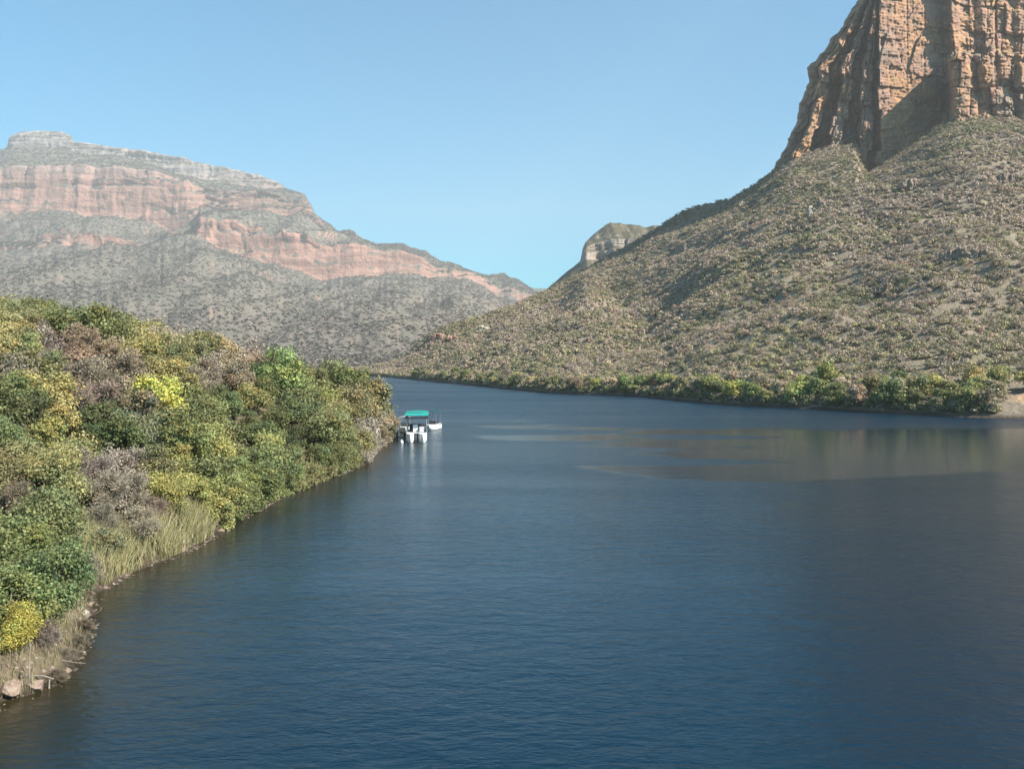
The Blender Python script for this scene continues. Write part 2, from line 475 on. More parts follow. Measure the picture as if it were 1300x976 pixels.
cols = np.arange(440, 1800, 2.0)
d0 = shore_d(cols)
ry = np.interp(cols, [p[0] for p in ridge_pts], [p[1] for p in ridge_pts])
rd = np.interp(cols, [p[0] for p in ridge_pts], [p[2] for p in ridge_pts])
ry = ry + 3.2 * (1 - smooth(975, 992, cols)) * smooth(470, 560, cols)      # the bush on the skyline makes up the rest
rx, _, rz = at(cols, ry, rd)
ux, _ = ray(cols, 500.0)
def blur(a, w):
    k = np.exp(-0.5 * (np.arange(-3 * w, 3 * w + 1) / w) ** 2); k /= k.sum()
    return np.convolve(np.pad(a, 3 * w, mode="edge"), k, mode="valid")
rz_s = blur(rz, 22); rd_s = blur(rd, 10); rx_s = blur(rx, 10); rd = rd_s + 0.0; rx, _, rz = at(cols, ry, rd)
rows = []
for dd, zz in ((-14, -5.0), (-3, -1.2), (-0.6, -0.25), (0.3, 0.25), (1.2, 0.8)):
    rows.append(np.stack([ux * (d0 + dd), d0 + dd, np.full_like(d0, zz)], -1))
NH = 150
for k in range(1, NH + 1):
    t = k / NH
    d = (d0 + 1.2) * (1 - t) + rd * t
    prof = 0.80 * t + 0.20 * t * t
    rows.append(np.stack([(ux * (1 - t) + rx / rd * t) * d, d, 0.8 + ((rz_s + (rz - rz_s) * smooth(0.72, 1.0, t)) - 0.8) * prof], -1))
for dd, dz in ((8, 2), (20, 5), (45, 10), (90, 16), (180, 5), (330, -60), (480, -160)):
    rows.append(np.stack([rx / rd * (rd + dd), rd + dd, np.maximum(rz + dz * np.clip((cols - 940) / 60, -0.25 if dz > 0 else 1, 1), -6)], -1))
HV = np.array(rows)
x, y, z = HV[..., 0].copy(), HV[..., 1].copy(), HV[..., 2].copy()
rowi = np.arange(HV.shape[0])[:, None]
amt = smooth(6, 40, rowi) * (1 - smooth(NH - 22, NH + 3, rowi)) * smooth(440, 560, cols)[None, :]
gull = 1 - np.abs(fbm(x / 70, y / 170, 0, 51, 4))
HV[..., 2] += amt * ((gull - 0.72) * 10 + fbm(x / 22, y / 22, 0, 52, 3) * 2.4)
HV[..., 2] += smooth(8, 20, rowi) * fbm(x / 7, y / 7, 0, 53, 3) * 0.6
m_hill = terrain_mat("hillside", (0.23, 0.185, 0.14), (0.25, 0.20, 0.15), (0.36, 0.26, 0.2), (0.38, 0.29, 0.22), 0, 160, 0.5, (0.42, 0.58), (0.20, 0.18, 0.12))
# bare sandy soil of the clearing at the right end of the shore: mixed in by position
t = NT.__new__(NT); t.m = m_hill; t.t = m_hill.node_tree; t.n = t.t.nodes; t.b = t.n["Principled BSDF"]; t.out = t.n["Material Output"]
src = t.b.inputs["Base Color"].links[0].from_socket
clear_x, clear_y, _ = at(1290, 524, 166)
vd = t.node("ShaderNodeVectorMath", operation='DISTANCE'); t.link(t.coord(), vd.inputs[0]); vd.inputs[1].default_value = (float(clear_x) + 3, 163, 1.5)
dn = t.math('ADD', vd.outputs["Value"], t.math('MULTIPLY', t.noise(t.coord(), 0.2, 3), 5))
mr = t.node("ShaderNodeMapRange"); mr.inputs["From Min"].default_value = 8.5; mr.inputs["From Max"].default_value = 6
t.link(dn, mr.inputs["Value"])
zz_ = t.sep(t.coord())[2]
wet_shade = t.node("ShaderNodeMapRange"); wet_shade.inputs["From Min"].default_value = 1.0; wet_shade.inputs["From Max"].default_value = 0.45
t.link(t.math('ADD', zz_, t.math('MULTIPLY', t.noise(t.coord(), 0.5, 3), 0.4)), wet_shade.inputs["Value"])
src2 = t.mix(wet_shade.outputs[0], src, (0.075, 0.058, 0.045))          # damp mud along the waterline, undercut shade painted into its dark colour
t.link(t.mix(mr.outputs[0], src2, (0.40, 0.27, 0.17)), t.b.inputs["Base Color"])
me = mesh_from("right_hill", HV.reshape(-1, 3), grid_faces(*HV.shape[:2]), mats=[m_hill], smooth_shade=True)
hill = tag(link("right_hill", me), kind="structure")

# --- the big cliff on top of the right hill
def cliff():
    # plan: (pixel column at the foot, distance of the lower wall, distance of the upper wall)
    plan = [(955, 690, 692), (975, 650, 653), (986, 624, 627), (1000, 622, 614), (1003, 603, 605), (1019, 605, 608), (1021, 620, 611), (1040, 616, 622), (1044, 598, 601), (1062, 600, 603), (1064, 614, 606), (1080, 612, 616), (1085, 594, 597), (1103, 596, 598), (1105, 608, 612), (1113, 606, 604), (1116, 588, 591), (1150, 596, 599), (1180, 603, 607), (1199, 610, 613),
            (1203, 606, 611), (1209, 558, 596), (1216, 555, 600), (1236, 559, 606), (1240, 563, 610), (1250, 558, 606), (1282, 562, 612), (1288, 568, 616), (1297, 561, 612), (1360, 578, 620), (1370, 585, 628), (1440, 590, 640), (1620, 620, 670), (1800, 650, 700)]
    u = np.arange(955, 1800, 0.9)
    u = np.where(u > 1350, u, u); 
    pu = [p[0] for p in plan]
    # foot and top rows in photo pixels; the left end leans right as it rises
    yb = np.interp(u, [955, 990, 1040, 1085, 1101, 1160, 1210, 1300, 1800], [250, 232, 214, 208, 245, 205, 178, 174, 170])
    ytop = -190
    vv = np.linspace(0, 1, 420)
    U, Vv = np.meshgrid(u, vv)
    yy = yb[None, :] * (1 - Vv) + ytop * Vv
    # lean: px shift with height above py = 208
    hgt = np.clip((212 - yy) / 212, 0, 2)
    edge = np.interp(hgt, [0, 0.13, 0.28, 0.47, 0.60, 0.66, 0.78, 0.9, 1.0, 1.3, 2], [0, 17, 27, 41, 44, 57, 78, 97, 109, 130, 170])
    k = np.clip((1118 - U) / (1118 - 990), 0, 1)
    edge = edge + 1.3 * vnoise(yy / 7, 0, 0, 67) + 3.0 * vnoise(yy / 17, 3, 0, 68) + 1.2 * vnoise(yy / 3, 3, 0, 78)
    PX = np.where(U < 984, 984 + (U - 984) * 0.03, U) + edge * k * 0.97
    # ledge on the right buttress: lower part stands forward
    lz = 67 + np.where(U > 1199, 0, 60 * vnoise(U / 23, 0, 0, 69)) + 7 * np.round(vnoise(U / 14, 0, 0, 70) * 2) / 2 + 2 * vnoise(U / 5, 0, 0, 71)
    w = 1 - smooth(-1, 1, yy - lz)
    # each bed of rock is stepped sideways a little, so the ribs break into blocks
    Z0 = CAM_H + ray(650, yy)[1] * 600
    bed = np.floor(Z0 / 14.0 + 1.1 * vnoise(U / 26, 0, 0, 85)); bed2 = np.floor(Z0 / 5.5 + 0.8 * vnoise(U / 22, 0, 0, 95))
    Uw = U + (5.0 * _hash(bed, bed * 0, bed * 0, 86) + 2.0 * _hash(bed2, bed * 0, bed * 0, 88)) * smooth(985, 1000, U) * (1 - .6 * smooth(1120, 1140, U) * (1 - smooth(1212, 1222, U)))
    dl = np.interp(Uw, pu, [p[1] for p in plan]); du = np.interp(Uw, pu, [p[2] for p in plan])
    D = dl * (1 - w) + du * w + 1.5 * _hash(bed2, bed * 0 + 1, bed * 0, 89) + 1.6 * _hash(bed, bed * 0 + 2, bed * 0, 90)
    # gentle batter everywhere
    D = D + (210 - yy) * 0.045
    uu, ww = ray(PX, yy)
    # metric coordinates for noise
    XX = uu * D; ZZ = CAM_H + ww * D
    s = U * 0.55                                             # metres along the wall
    def blocks(a, b, seed, warp):
        """random setbacks of jointed blocks a x b metres, with grooves along the joints"""
        zz = ZZ / b + warp * vnoise(s / (a * 2), ZZ / (b * 3), 0, seed)
        j_ = np.floor(zz); ss = s / a + 0.5 * _hash(j_, j_ * 0 + 1, j_ * 0, seed + 1) * 1.0 + warp * vnoise(ZZ / (b * 1.5), s / (a * 3), 0, seed + 2)
        i_ = np.floor(ss); fx = np.minimum(ss - i_, 1 - (ss - i_)) * a; fz = np.minimum(zz - j_, 1 - (zz - j_)) * b
        return _hash(i_, j_, j_ * 0, seed + 3), np.exp(-(fx / .45) ** 2), np.exp(-(fz / .4) ** 2)
    b1, gx1, gz1 = blocks(13, 19, 61, .35); b2, gx2, gz2 = blocks(6, 7, 64, .4); b3, gx3, gz3 = blocks(3.0, 2.2, 67, .3)
    fine = fbm(s / 1.4, ZZ / 1.0, 7, 65, 4)
    crack = np.abs(vnoise(s / 16.0, ZZ / 120, 0, 81)) ; groove = np.exp(-(crack / .06) ** 2)
    calmw = 1 - 0.7 * smooth(1113, 1120, U) * (1 - smooth(1190, 1200, U))
    dd = -b1 * 3.0 * calmw - b2 * 1.1 * calmw - b3 * .4 + (gx1 * 1.6 + gz1 * .9 + gx2 * .9 + gz2 * .6) * calmw + gx3 * .3 + gz3 * .3 + groove * 3.5 * calmw - fine * .45
    # horizontal undercut ledges near the foot of the right buttress
    led = smooth(1205, 1225, PX) * (smooth(150, 138, yy) if False else (1 - smooth(0, 1, np.abs(yy - 117 + 8 * vnoise(PX / 22, 0, 0, 66)) / 3.5)) * 5 * np.clip(.5 + vnoise(PX / 14, 2, 0, 76), 0, 1) + (1 - smooth(0, 1, np.abs(yy - 138 + 5 * vnoise(PX / 16, 4, 0, 66)) / 2.5)) * 4 * np.clip(.4 + vnoise(PX / 10, 5, 0, 77), 0, 1))
    D = D + dd + led
    uu, ww = ray(PX, yy)
    V = np.stack([uu * D, D, CAM_H + ww * D], -1)
    # top: run back as a plateau
    back = [V]
    for b in (20, 60, 160, 400):
        last = V[-1].copy(); f = (last[:, 1] + b) / last[:, 1]
        last[:, 0] *= f; last[:, 1] += b; last[:, 2] += b * 0.05
        back.append(last[None])
    return np.concatenate(back, 0)
CV = cliff()
def cliff_mat():
    t = NT("cliff_rock")
    v = t.coord()
    big = t.noise(v, 1 / 38.0, 4, 0.5)
    col = t.ramp(big, [(0.32, (0.30, 0.165, 0.105)), (0.45, (0.46, 0.265, 0.14)), (0.55, (0.38, 0.215, 0.145)), (0.68, (0.32, 0.24, 0.18))])
    patch = t.noise(t.coord((1 / 9.0, 1 / 9.0, 1 / 14.0)), 1, 6, 0.65, 0.5)
    col = t.mix(t.ramp(patch, [(0.5, (0, 0, 0)), (0.62, (0.8, 0.8, 0.8))]), col, (0.235, 0.16, 0.125))
    col = t.mix(t.ramp(patch, [(0.36, (0.6, 0.6, 0.6)), (0.44, (0, 0, 0))]), col, (0.23, 0.105, 0.07))
    streak = t.noise(t.coord((1 / 2.2, 1 / 2.2, 1 / 40.0)), 1, 6, 0.65, 0.4)
    col = t.mix(t.ramp(streak, [(0.52, (0, 0, 0)), (0.72, (0.7, 0.7, 0.7))]), col, (0.15, 0.115, 0.095))
    strat = t.noise(t.coord((1 / 60.0, 1 / 60.0, 1 / 1.7)), 1, 5, 0.7, 0.3)
    col = t.mix(t.ramp(strat, [(0.34, (0.5, 0.5, 0.5)), (0.46, (0, 0, 0))]), col, (0.20, 0.12, 0.085))
    # shrubs and lichen on ledges
    geo = t.node("ShaderNodeNewGeometry"); nz = t.sep(geo.outputs["Normal"])[2]
    k = t.math('ADD', nz, t.math('MULTIPLY', t.math('SUBTRACT', patch, 0.5), 0.9))
    col = t.mix(t.ramp(k, [(0.58, (0, 0, 0)), (0.8, (0.8, 0.8, 0.8))]), col, (0.13, 0.12, 0.08))
    t.link(col, t.b.inputs["Base Color"]); t.b.inputs["Roughness"].default_value = 0.92
    t.b.inputs["Specular IOR Level"].default_value = 0.15
    h = t.math('ADD', t.math('MULTIPLY', strat, 1.2), t.math('MULTIPLY', patch, 1.6))
    t.link(t.bump(h, 0.8, 1.0), t.b.inputs["Normal"])
    return t.m
M_cliff = cliff_mat()
me = mesh_from("cliff", CV.reshape(-1, 3), grid_faces(*CV.shape[:2]), mats=[M_cliff])
tag(link("right_cliff_hill", me), kind="structure").name = "cliff"
bpy.data.objects["cliff"]["label"] = "sunlit orange sandstone cliff with dark gullies above the right hillside"

# ------------------------------------------------------------------ foliage tools
def rot_quads(cen, nrm, size, rng, aspect=1.4):
    """quads centred on cen with normals near nrm; returns verts (n*4,3) and faces"""
    n = len(cen)
    nrm = nrm / (np.linalg.norm(nrm, axis=1, keepdims=True) + 1e-9)
    r = rng.normal(size=(n, 3)); t1 = np.cross(nrm, r); t1 /= (np.linalg.norm(t1, axis=1, keepdims=True) + 1e-9)
    t2 = np.cross(nrm, t1)
    s = np.asarray(size).reshape(-1, 1) * np.ones((n, 1))
    a, b = t1 * s * 0.5 * aspect, t2 * s * 0.5
    v = np.stack([cen - a, cen - b * 0.9 + nrm * s * .12, cen + a, cen + b * 0.9 + nrm * s * .12], 1).reshape(-1, 3)
    return v, np.arange(n * 4).reshape(n, 4)

def crown_points(rng, n, rad, h0, h1, lobes, flat=0.8):
    """points and outward normals over a lumpy crown between heights h0 and h1"""
    L = []
    for i in range(lobes):
        a = rng.uniform(0, 2 * math.pi); q = math.sqrt(rng.uniform(0, 1)) * 0.74
        zz = rng.uniform(0.12, 0.86) * (1 - 0.45 * q)
        L.append((math.cos(a) * q * rad, math.sin(a) * q * rad, h0 + (h1 - h0) * zz, rad * rng.uniform(0.16, 0.42)))
    L = np.array(L)
    w = L[:, 3] ** 2; idx = rng.choice(lobes, n, p=w / w.sum())
    dirs = rng.normal(size=(n, 3)); dirs /= np.linalg.norm(dirs, axis=1, keepdims=True)
    rr = L[idx, 3] * np.where(rng.random(n) < 0.26, rng.uniform(0.9, 1.75, n), rng.uniform(0.35, 1.1, n) ** 0.6)
    P = L[idx, :3] + dirs * rr[:, None] * np.array([1, 1, flat])
    return P, dirs, L, idx

def tube(path, radii, sides=6):
    V, Fc = [], []
    for i, (p, r) in enumerate(zip(path, radii)):
        d = (path[min(i + 1, len(path) - 1)] - path[max(i - 1, 0)]); d = d / (np.linalg.norm(d) + 1e-9)
        a = np.cross(d, [0.31, 0.9, 0.2]); a /= np.linalg.norm(a); b = np.cross(d, a)
        for k in range(sides):
            an = 2 * math.pi * k / sides
            V.append(p + (a * math.cos(an) + b * math.sin(an)) * r)
        if i:
            o = (i - 1) * sides
            for k in range(sides):
                Fc.append((o + k, o + (k + 1) % sides, o + sides + (k + 1) % sides, o + sides + k))
    return V, Fc

def trunk_mesh(name, L, rng, h0, mat, nlimb=99, sides=6, thick=0.085):
    V, Fc = [], []
    stems = rng.integers(2, 4)
    bases = [np.array([rng.uniform(-.14, .14), rng.uniform(-.14, .14), -0.5]) for _ in range(stems)]
    forks = []
    for b in bases:
        a = rng.uniform(0, 6.28); f = b + np.array([math.cos(a) * .3, math.sin(a) * .3, 0.5 + h0 * rng.uniform(.8, 1.3)])
        m = (b + f) / 2 + rng.normal(size=3) * .06
        v, fc = tube([b, m, f], [thick, thick * .85, thick * .65], sides)
        Fc += [tuple(i + len(V) for i in q) for q in fc]; V += v
        forks.append(f)
    for l in L[:nlimb]:
        f = forks[int(np.argmin([np.linalg.norm(l[:2] - q[:2]) for q in forks]))]
        e = l[:3] + np.array([0, 0, l[3] * .3]); m = (f + e) / 2 + rng.normal(size=3) * .1 + np.array([0, 0, -.08])
        v, fc = tube([f, m, e], [thick * .6, thick * .4, thick * .12], max(4, sides - 2))
        Fc += [tuple(i + len(V) for i in q) for q in fc]; V += v
    return mesh_from(name, np.array(V), np.array(Fc), mats=[mat], smooth_shade=True)

def leafy(name, seed, n, leaf, rad=1.9, h0=0.8, h1=4.0, lobes=14):
    rng = np.random.default_rng(seed)
    P, N, L, idx = crown_points(rng, n, rad, h0, h1, lobes)
    P[:, 2] = np.maximum(P[:, 2], h0 * 0.25)
    nrm = N + rng.normal(size=(n, 3)) * 0.75 + np.array([0, 0, 0.45])
    v, f = rot_quads(P, nrm, leaf * rng.uniform(0.6, 1.3, n), rng)
    clump = rng.uniform(0.78, 1.22, lobes)[idx]
    k = clump * rng.uniform(0.6, 1.4, n)
    hue = (rng.normal(0, 0.08, lobes) + .01)[idx] + rng.normal(0, 0.09, n)
    cc = np.stack([k * (1 + hue), k * (1 + .15 * hue), k * (1 - hue * .5)], 1)
    # bare twigs poking out between the leaves
    m = n // 9; jj = rng.integers(0, n, m); a_ = L[idx[jj], :3]; e_ = a_ + (P[jj] - a_) * rng.uniform(.9, 1.45, m)[:, None]
    st_ = a_ + (P[jj] - a_) * .45; sdv = np.cross(e_ - st_, rng.normal(size=(m, 3))); sdv /= np.linalg.norm(sdv, axis=1, keepdims=True) + 1e-9
    md = (st_ + e_) / 2; tw = leaf * .10
    v2 = np.stack([st_, md - sdv * tw, e_, md + sdv * tw], 1).reshape(-1, 3)
    f = np.vstack([f, np.arange(m * 4).reshape(m, 4) + len(v)]); v = np.vstack([v, v2])
    kk_ = rng.uniform(.8, 1.5, (m, 1)); cc = np.vstack([cc, kk_ * np.array([[1.5, 1.15, 1.6]])])
    me = mesh_from(name, v, f, mats=[M_leaf]); face_colors(me, cc)
    tr = trunk_mesh(name + "_trunk", L, rng, h0, M_bark)
    return me, tr

def twiggy(name, seed, n, rad=1.8, h0=0.7, h1=3.8, lobes=16, w=0.012, leafn=0, leaf=.08):
    """a bare thorny bush: long thin twigs fanning from the limb ends, with a few dry leaves"""
    rng = np.random.default_rng(seed)
    P, N, L, idx = crown_points(rng, n, rad, h0, h1, lobes)
    base = L[idx, :3] * np.array([.93, .93, .95]); d = P - base
    ln = rng.uniform(0.35, 1.0, n)[:, None]
    st = base + d * (1 - ln) * rng.uniform(.2, 1, n)[:, None]; en = P + rng.normal(size=(n, 3)) * .06
    side = np.cross(d, rng.normal(size=(n, 3))); side /= (np.linalg.norm(side, axis=1, keepdims=True) + 1e-9)
    mid = (st + en) / 2 + rng.normal(size=(n, 3)) * .05
    v = np.stack([st, mid - side * w, en, mid + side * w], 1).reshape(-1, 3)
    f = np.arange(n * 4).reshape(n, 4)
    k = rng.uniform(0.7, 1.35, n); cols_ = np.stack([k, k, k], 1)
    if leafn:
        P2, N2, _, _ = crown_points(rng, leafn, rad, h0, h1, lobes)
        j = rng.integers(0, n, leafn)
        P2 = P[j] + rng.normal(size=(leafn, 3)) * .12
        v2, f2 = rot_quads(P2, rng.normal(size=(leafn, 3)), leaf * rng.uniform(.6, 1.2, leafn), rng)
        f = np.vstack([f, f2 + len(v)]); v = np.vstack([v, v2])
        k2 = rng.uniform(.6, 1.25, leafn); cols_ = np.vstack([cols_, np.stack([k2, k2 * .95, k2 * .85], 1)])
    me = mesh_from(name, v, f, mats=[M_leaf]); face_colors(me, cols_)
    tr = trunk_mesh(name + "_trunk", L, rng, h0, M_twig, thick=0.07)
    return me, tr

KIT = {
    "leafy_near": [leafy("leafy_crown", 100 + i, 11500, 0.10, lobes=24 + i) for i in range(3)],
    "leafy_mid": [leafy("leafy_crown", 110 + i, 5800, 0.145, lobes=20 + i) for i in range(4)],
    "leafy_far": [leafy("leafy_crown", 120 + i, 2600, 0.24, lobes=17 + i) for i in range(4)],
    "bare_near": [twiggy("twiggy_crown", 130 + i, 9000, w=0.013, leafn=2500, leaf=.09) for i in range(2)],
    "bare_mid": [twiggy("twiggy_crown", 140 + i, 3600, w=0.024, leafn=1300, leaf=.15) for i in range(3)],
    "bare_far": [twiggy("twiggy_crown", 150 + i, 900, w=0.06, leafn=700, leaf=.28) for i in range(3)],
}
PROTO = {}
def plant_tree(name, style, lod, var, loc, scale, rz, color, tilt=(0, 0)):
    key = f"{style}_{lod}"; var = var % len(KIT[key])
    cm, tm = KIT[key][var]
    if (key, var) not in PROTO:
        root = empty(name, (0, 0, 0))
        c = link("crown", cm, root); t = link("trunk", tm, root)
        PROTO[(key, var)] = (root, c, t)
    else:
        r0, c0, t0 = PROTO[(key, var)]
        root = r0.copy(); root.name = name; c = c0.copy(); t = t0.copy()
        for o in (root, c, t): COL.objects.link(o)
        c.parent = root; t.parent = root
        for k in list(root.keys()): del root[k]
    root.location = loc; root.rotation_euler = (tilt[0], tilt[1], rz); root.scale = scale
    c.color = (*color, 1)
    return root

PAL = {   # leaf / twig base colours
    "dark green": (0.110, 0.130, 0.055), "mid green": (0.175, 0.198, 0.078), "bright green": (0.225, 0.255, 0.095),
    "olive green": (0.250, 0.240, 0.105), "yellow green": (0.320, 0.320, 0.110), "bright yellow": (0.47, 0.43, 0.11),
    "ochre yellow": (0.39, 0.335, 0.14), "orange tan": (0.40, 0.315, 0.18), "dusty tan": (0.35, 0.285, 0.19),
    "reddish tan": (0.35, 0.255, 0.18), "mauve grey": (0.33, 0.285, 0.225), "grey brown": (0.285, 0.24, 0.175),
    "blue green": (0.150, 0.182, 0.080), "grey green": (0.22, 0.215, 0.125),
}
BARE = {"mauve grey", "grey brown"}

# patches of colour read off the left bank in the photograph: (px, py, colour)
PATCH = [(30, 385, "olive green"), (75, 392, "mid green"), (105, 400, "mid green"), (140, 402, "mid green"), (165, 395, "olive green"), (10, 420, "ochre yellow"), (5, 395, "olive green"), (60, 436, "mauve grey"), (30, 440, "olive green"),
    (100, 446, "reddish tan"), (130, 445, "dusty tan"), (175, 432, "ochre yellow"), (195, 455, "olive green"), (185, 460, "ochre yellow"), (215, 472, "ochre yellow"), (205, 415, "dusty tan"), (240, 422, "orange tan"), (252, 437, "olive green"),
    (275, 430, "orange tan"), (300, 440, "dusty tan"), (325, 436, "dusty tan"), (330, 452, "reddish tan"), (270, 462, "mauve grey"), (290, 475, "dusty tan"), (160, 478, "grey brown"), (120, 480, "grey brown"), (70, 470, "olive green"), (25, 470, "grey brown"),
    (10, 500, "mid green"), (35, 505, "dark green"), (60, 500, "yellow green"), (75, 525, "ochre yellow"), (35, 540, "olive green"), (98, 530, "grey brown"), (132, 528, "dark green"), (162, 518, "grey green"), (125, 500, "mauve grey"), (165, 495, "dusty tan"),
    (200, 506, "bright yellow"), (213, 528, "yellow green"), (230, 500, "olive green"), (250, 520, "mid green"), (272, 532, "bright green"), (300, 515, "mid green"), (315, 505, "yellow green"), (240, 548, "mid green"), (225, 570, "dark green"),
    (65, 565, "yellow green"), (80, 585, "ochre yellow"), (15, 565, "olive green"), (5, 535, "blue green"), (30, 600, "olive green"), (110, 590, "mauve grey"), (150, 585, "mauve grey"), (185, 560, "dark green"), (90, 615, "grey green"), (20, 630, "grey brown"),
    (200, 590, "olive green"), (235, 600, "yellow green"), (255, 580, "bright green"), (285, 570, "yellow green"), (305, 600, "bright green"), (275, 625, "yellow green"), (330, 590, "mid green"), (310, 560, "mid green"),
    (140, 640, "mauve grey"), (170, 620, "mauve grey"), (190, 645, "mauve grey"), (120, 665, "grey green"), (60, 650, "mid green"), (20, 680, "mid green"), (60, 710, "blue green"), (15, 760, "mid green"), (85, 745, "mid green"), (50, 780, "mid green"), (205, 650, "grey brown"),
    (350, 465, "bright green"), (375, 478, "mid green"), (340, 480, "mid green"), (330, 500, "mid green"), (355, 492, "grey brown"), (370, 515, "dark green"), (405, 480, "olive green"), (400, 505, "yellow green"), (385, 500, "mid green"),
    (415, 530, "olive green"), (430, 475, "dark green"), (455, 480, "dark green"), (478, 500, "dark green"), (440, 500, "olive green"), (455, 520, "olive green"), (465, 545, "mauve grey"), (440, 550, "olive green"), (425, 560, "mid green"),
    (345, 540, "mid green"), (330, 560, "yellow green"), (365, 560, "dark green"), (390, 580, "mid green"), (350, 600, "bright green"), (400, 600, "olive green"), (320, 625, "mid green"), (480, 530, "dusty tan"), (250, 640, "yellow green"), (380, 545, "dark green"),
    (90, 790, "grey green"), (120, 710, "grey brown")]
pa = np.array([(p[0], p[1]) for p in PATCH], float)
def patch_color(px, py, rng):
    d = np.hypot(pa[:, 0] - px, (pa[:, 1] - py) * 1.15) * rng.uniform(0.8, 1.25, len(pa))
    return PATCH[int(np.argmin(d))][2]

# ------------------------------------------------------------------ trees on the left bank
rng = np.random.default_rng(7)
rnd = random.Random(11)
cands = []
def bh(x, y): return float(bank_height(np.array([x]), np.array([y]))[0])
def try_add(lst, x, y, s, h, col, mn=1.2, **kw):
    for q in lst:
        if math.hypot(q["x"] - x, q["y"] - y) < mn * (q["s"] + s) * 0.95: return False
    lst.append(dict(x=x, y=y, s=s, h=h, col=col, **kw)); return True
# the trees one can single out, placed where the photograph has them: (crown centre px, py, distance, scale, height scale, colour, label)
HERO = [
    (52, 722, 39.0, 1.02, 1.05, "mid green", "big rounded green tree leaning over the water above the yellow shrub"),
    (8, 775, 35.0, 0.85, 0.95, "mid green", "dense green bush at the frame edge beside the yellow shrub"),
    (100, 402, 84.0, 1.5, 1.0, "mid green", "broad bright green crown standing on the crest against the grey mountain"),
    (203, 512, 66.0, 0.72, 1.0, "bright yellow", "small bright lemon yellow tree in the middle of the left bank"),
    (216, 548, 60.0, 0.80, 0.9, "yellow green", "yellow green tree just below the lemon yellow tree"),
    (150, 640, 48.0, 1.00, 0.95, "mauve grey", "large bare mauve grey tree above the reed bed"),
    (122, 530, 60.0, 0.95, 0.95, "dark green", "dark green tree with a bare grey neighbour, left of the lemon yellow tree"),
    (268, 598, 58.5, 0.95, 1.0, "bright green", "lush green tree over the waterline right of the reed bed"),
    (345, 590, 68.0, 1.0, 1.0, "bright green", "light green tree leaning over the shore rocks halfway along the bank"),
    (352, 478, 90.0, 1.5, 1.1, "bright green", "wide fresh green crown near the crest, above the dark shaded gap"),
    (462, 492, 112.0, 1.45, 1.2, "dark green", "tall dark olive tree at the tip of the left bank beyond the canopy boat"),
    (72, 528, 58.0, 0.85, 0.95, "ochre yellow", "golden yellow tree left of the dark green tree on the slope"),
    (283, 535, 68.0, 1.0, 1.0, "mid green", "deep green tree right of the lemon yellow tree"),
    (467, 540, 97.0, 0.95, 0.9, "mauve grey", "bare mauve tan tree nearest the moored boats"),
    (405, 555, 82.0, 1.2, 1.05, "olive green", "large olive green tree over the shore left of the square pale rock"),
    (60, 437, 76.0, 1.1, 0.9, "mauve grey", "bare mauve grey tree below the broad green crest crown"),
    (182, 447, 82.0, 1.15, 0.95, "ochre yellow", "ochre yellow tree below the right end of the broad crest crown"),
    (476, 508, 117.0, 1.75, 1.15, "olive green", "olive tree whose crown ends the left bank against the open water"),
    (448, 488, 121.0, 1.75, 1.2, "mid green", "full green crown behind and left of the bank's last olive tree"),
    (420, 484, 123.0, 1.7, 1.1, "olive green", "olive crown on the skyline right of the wide fresh green crown"),
    (100, 575, 52.0, 0.8, 0.9, "yellow green", "pale yellow olive tree above the bare mauve grey tree"),
]
trees = []
for (px, py, d, s, h, c, lab) in HERO:
    x, y, zc = [float(q) for q in at(px, py, d)]
    trees.append(dict(x=x, y=y, s=s, h=h, col=c, label=lab))
cy_ = rng.uniform(24, 152, 16000); cx_ = rng.uniform(-95, -15, 16000)
cs_ = seg_dist(cx_, cy_, ls); cpx, cpy = project(cx_, cy_, bank_height(cx_, cy_) + 2.2)
# a first row along the waterline, then the whole bank
yy_ = 33.5
while yy_ < 131:
    yy_ += rng.uniform(1.3, 2.3)
    if 41.5 < yy_ < 52.5 and rng.random() < .93: continue
    if 117 < yy_ : continue
    xx_ = float(np.interp(yy_, ls[:, 1], ls[:, 0])) - rng.uniform(0.3, 1.6)
    trees.append(dict(x=xx_, y=yy_, s=float(rng.uniform(.5, .9)), h=float(rng.uniform(.6, 1.05)), col=None))
pri = np.argsort((cs_ < -3.5).astype(int), kind="stable")
for x, y, sd_, px, py in zip(cx_[pri], cy_[pri], cs_[pri], cpx[pri], cpy[pri]):
    if sd_ > -0.5 or px < -60: continue
    if 175 < px < 235 and 655 < py < 730: continue          # reed bed
    if 130 < px < 200 and 690 < py < 760: continue
    if px < 110 and py > 800: continue                       # open foreshore with the yellow shrub
    s = rng.uniform(0.58, 1.12) * (1 + 0.4 * (y > 95))
    if sd_ > -2.2: s = min(s, 0.85)
    try_add(trees, x, y, float(s), rng.uniform(0.8, 1.15) * (0.85 if rng.random() < .3 else 1), None)
trees = [t_ for t_ in trees]
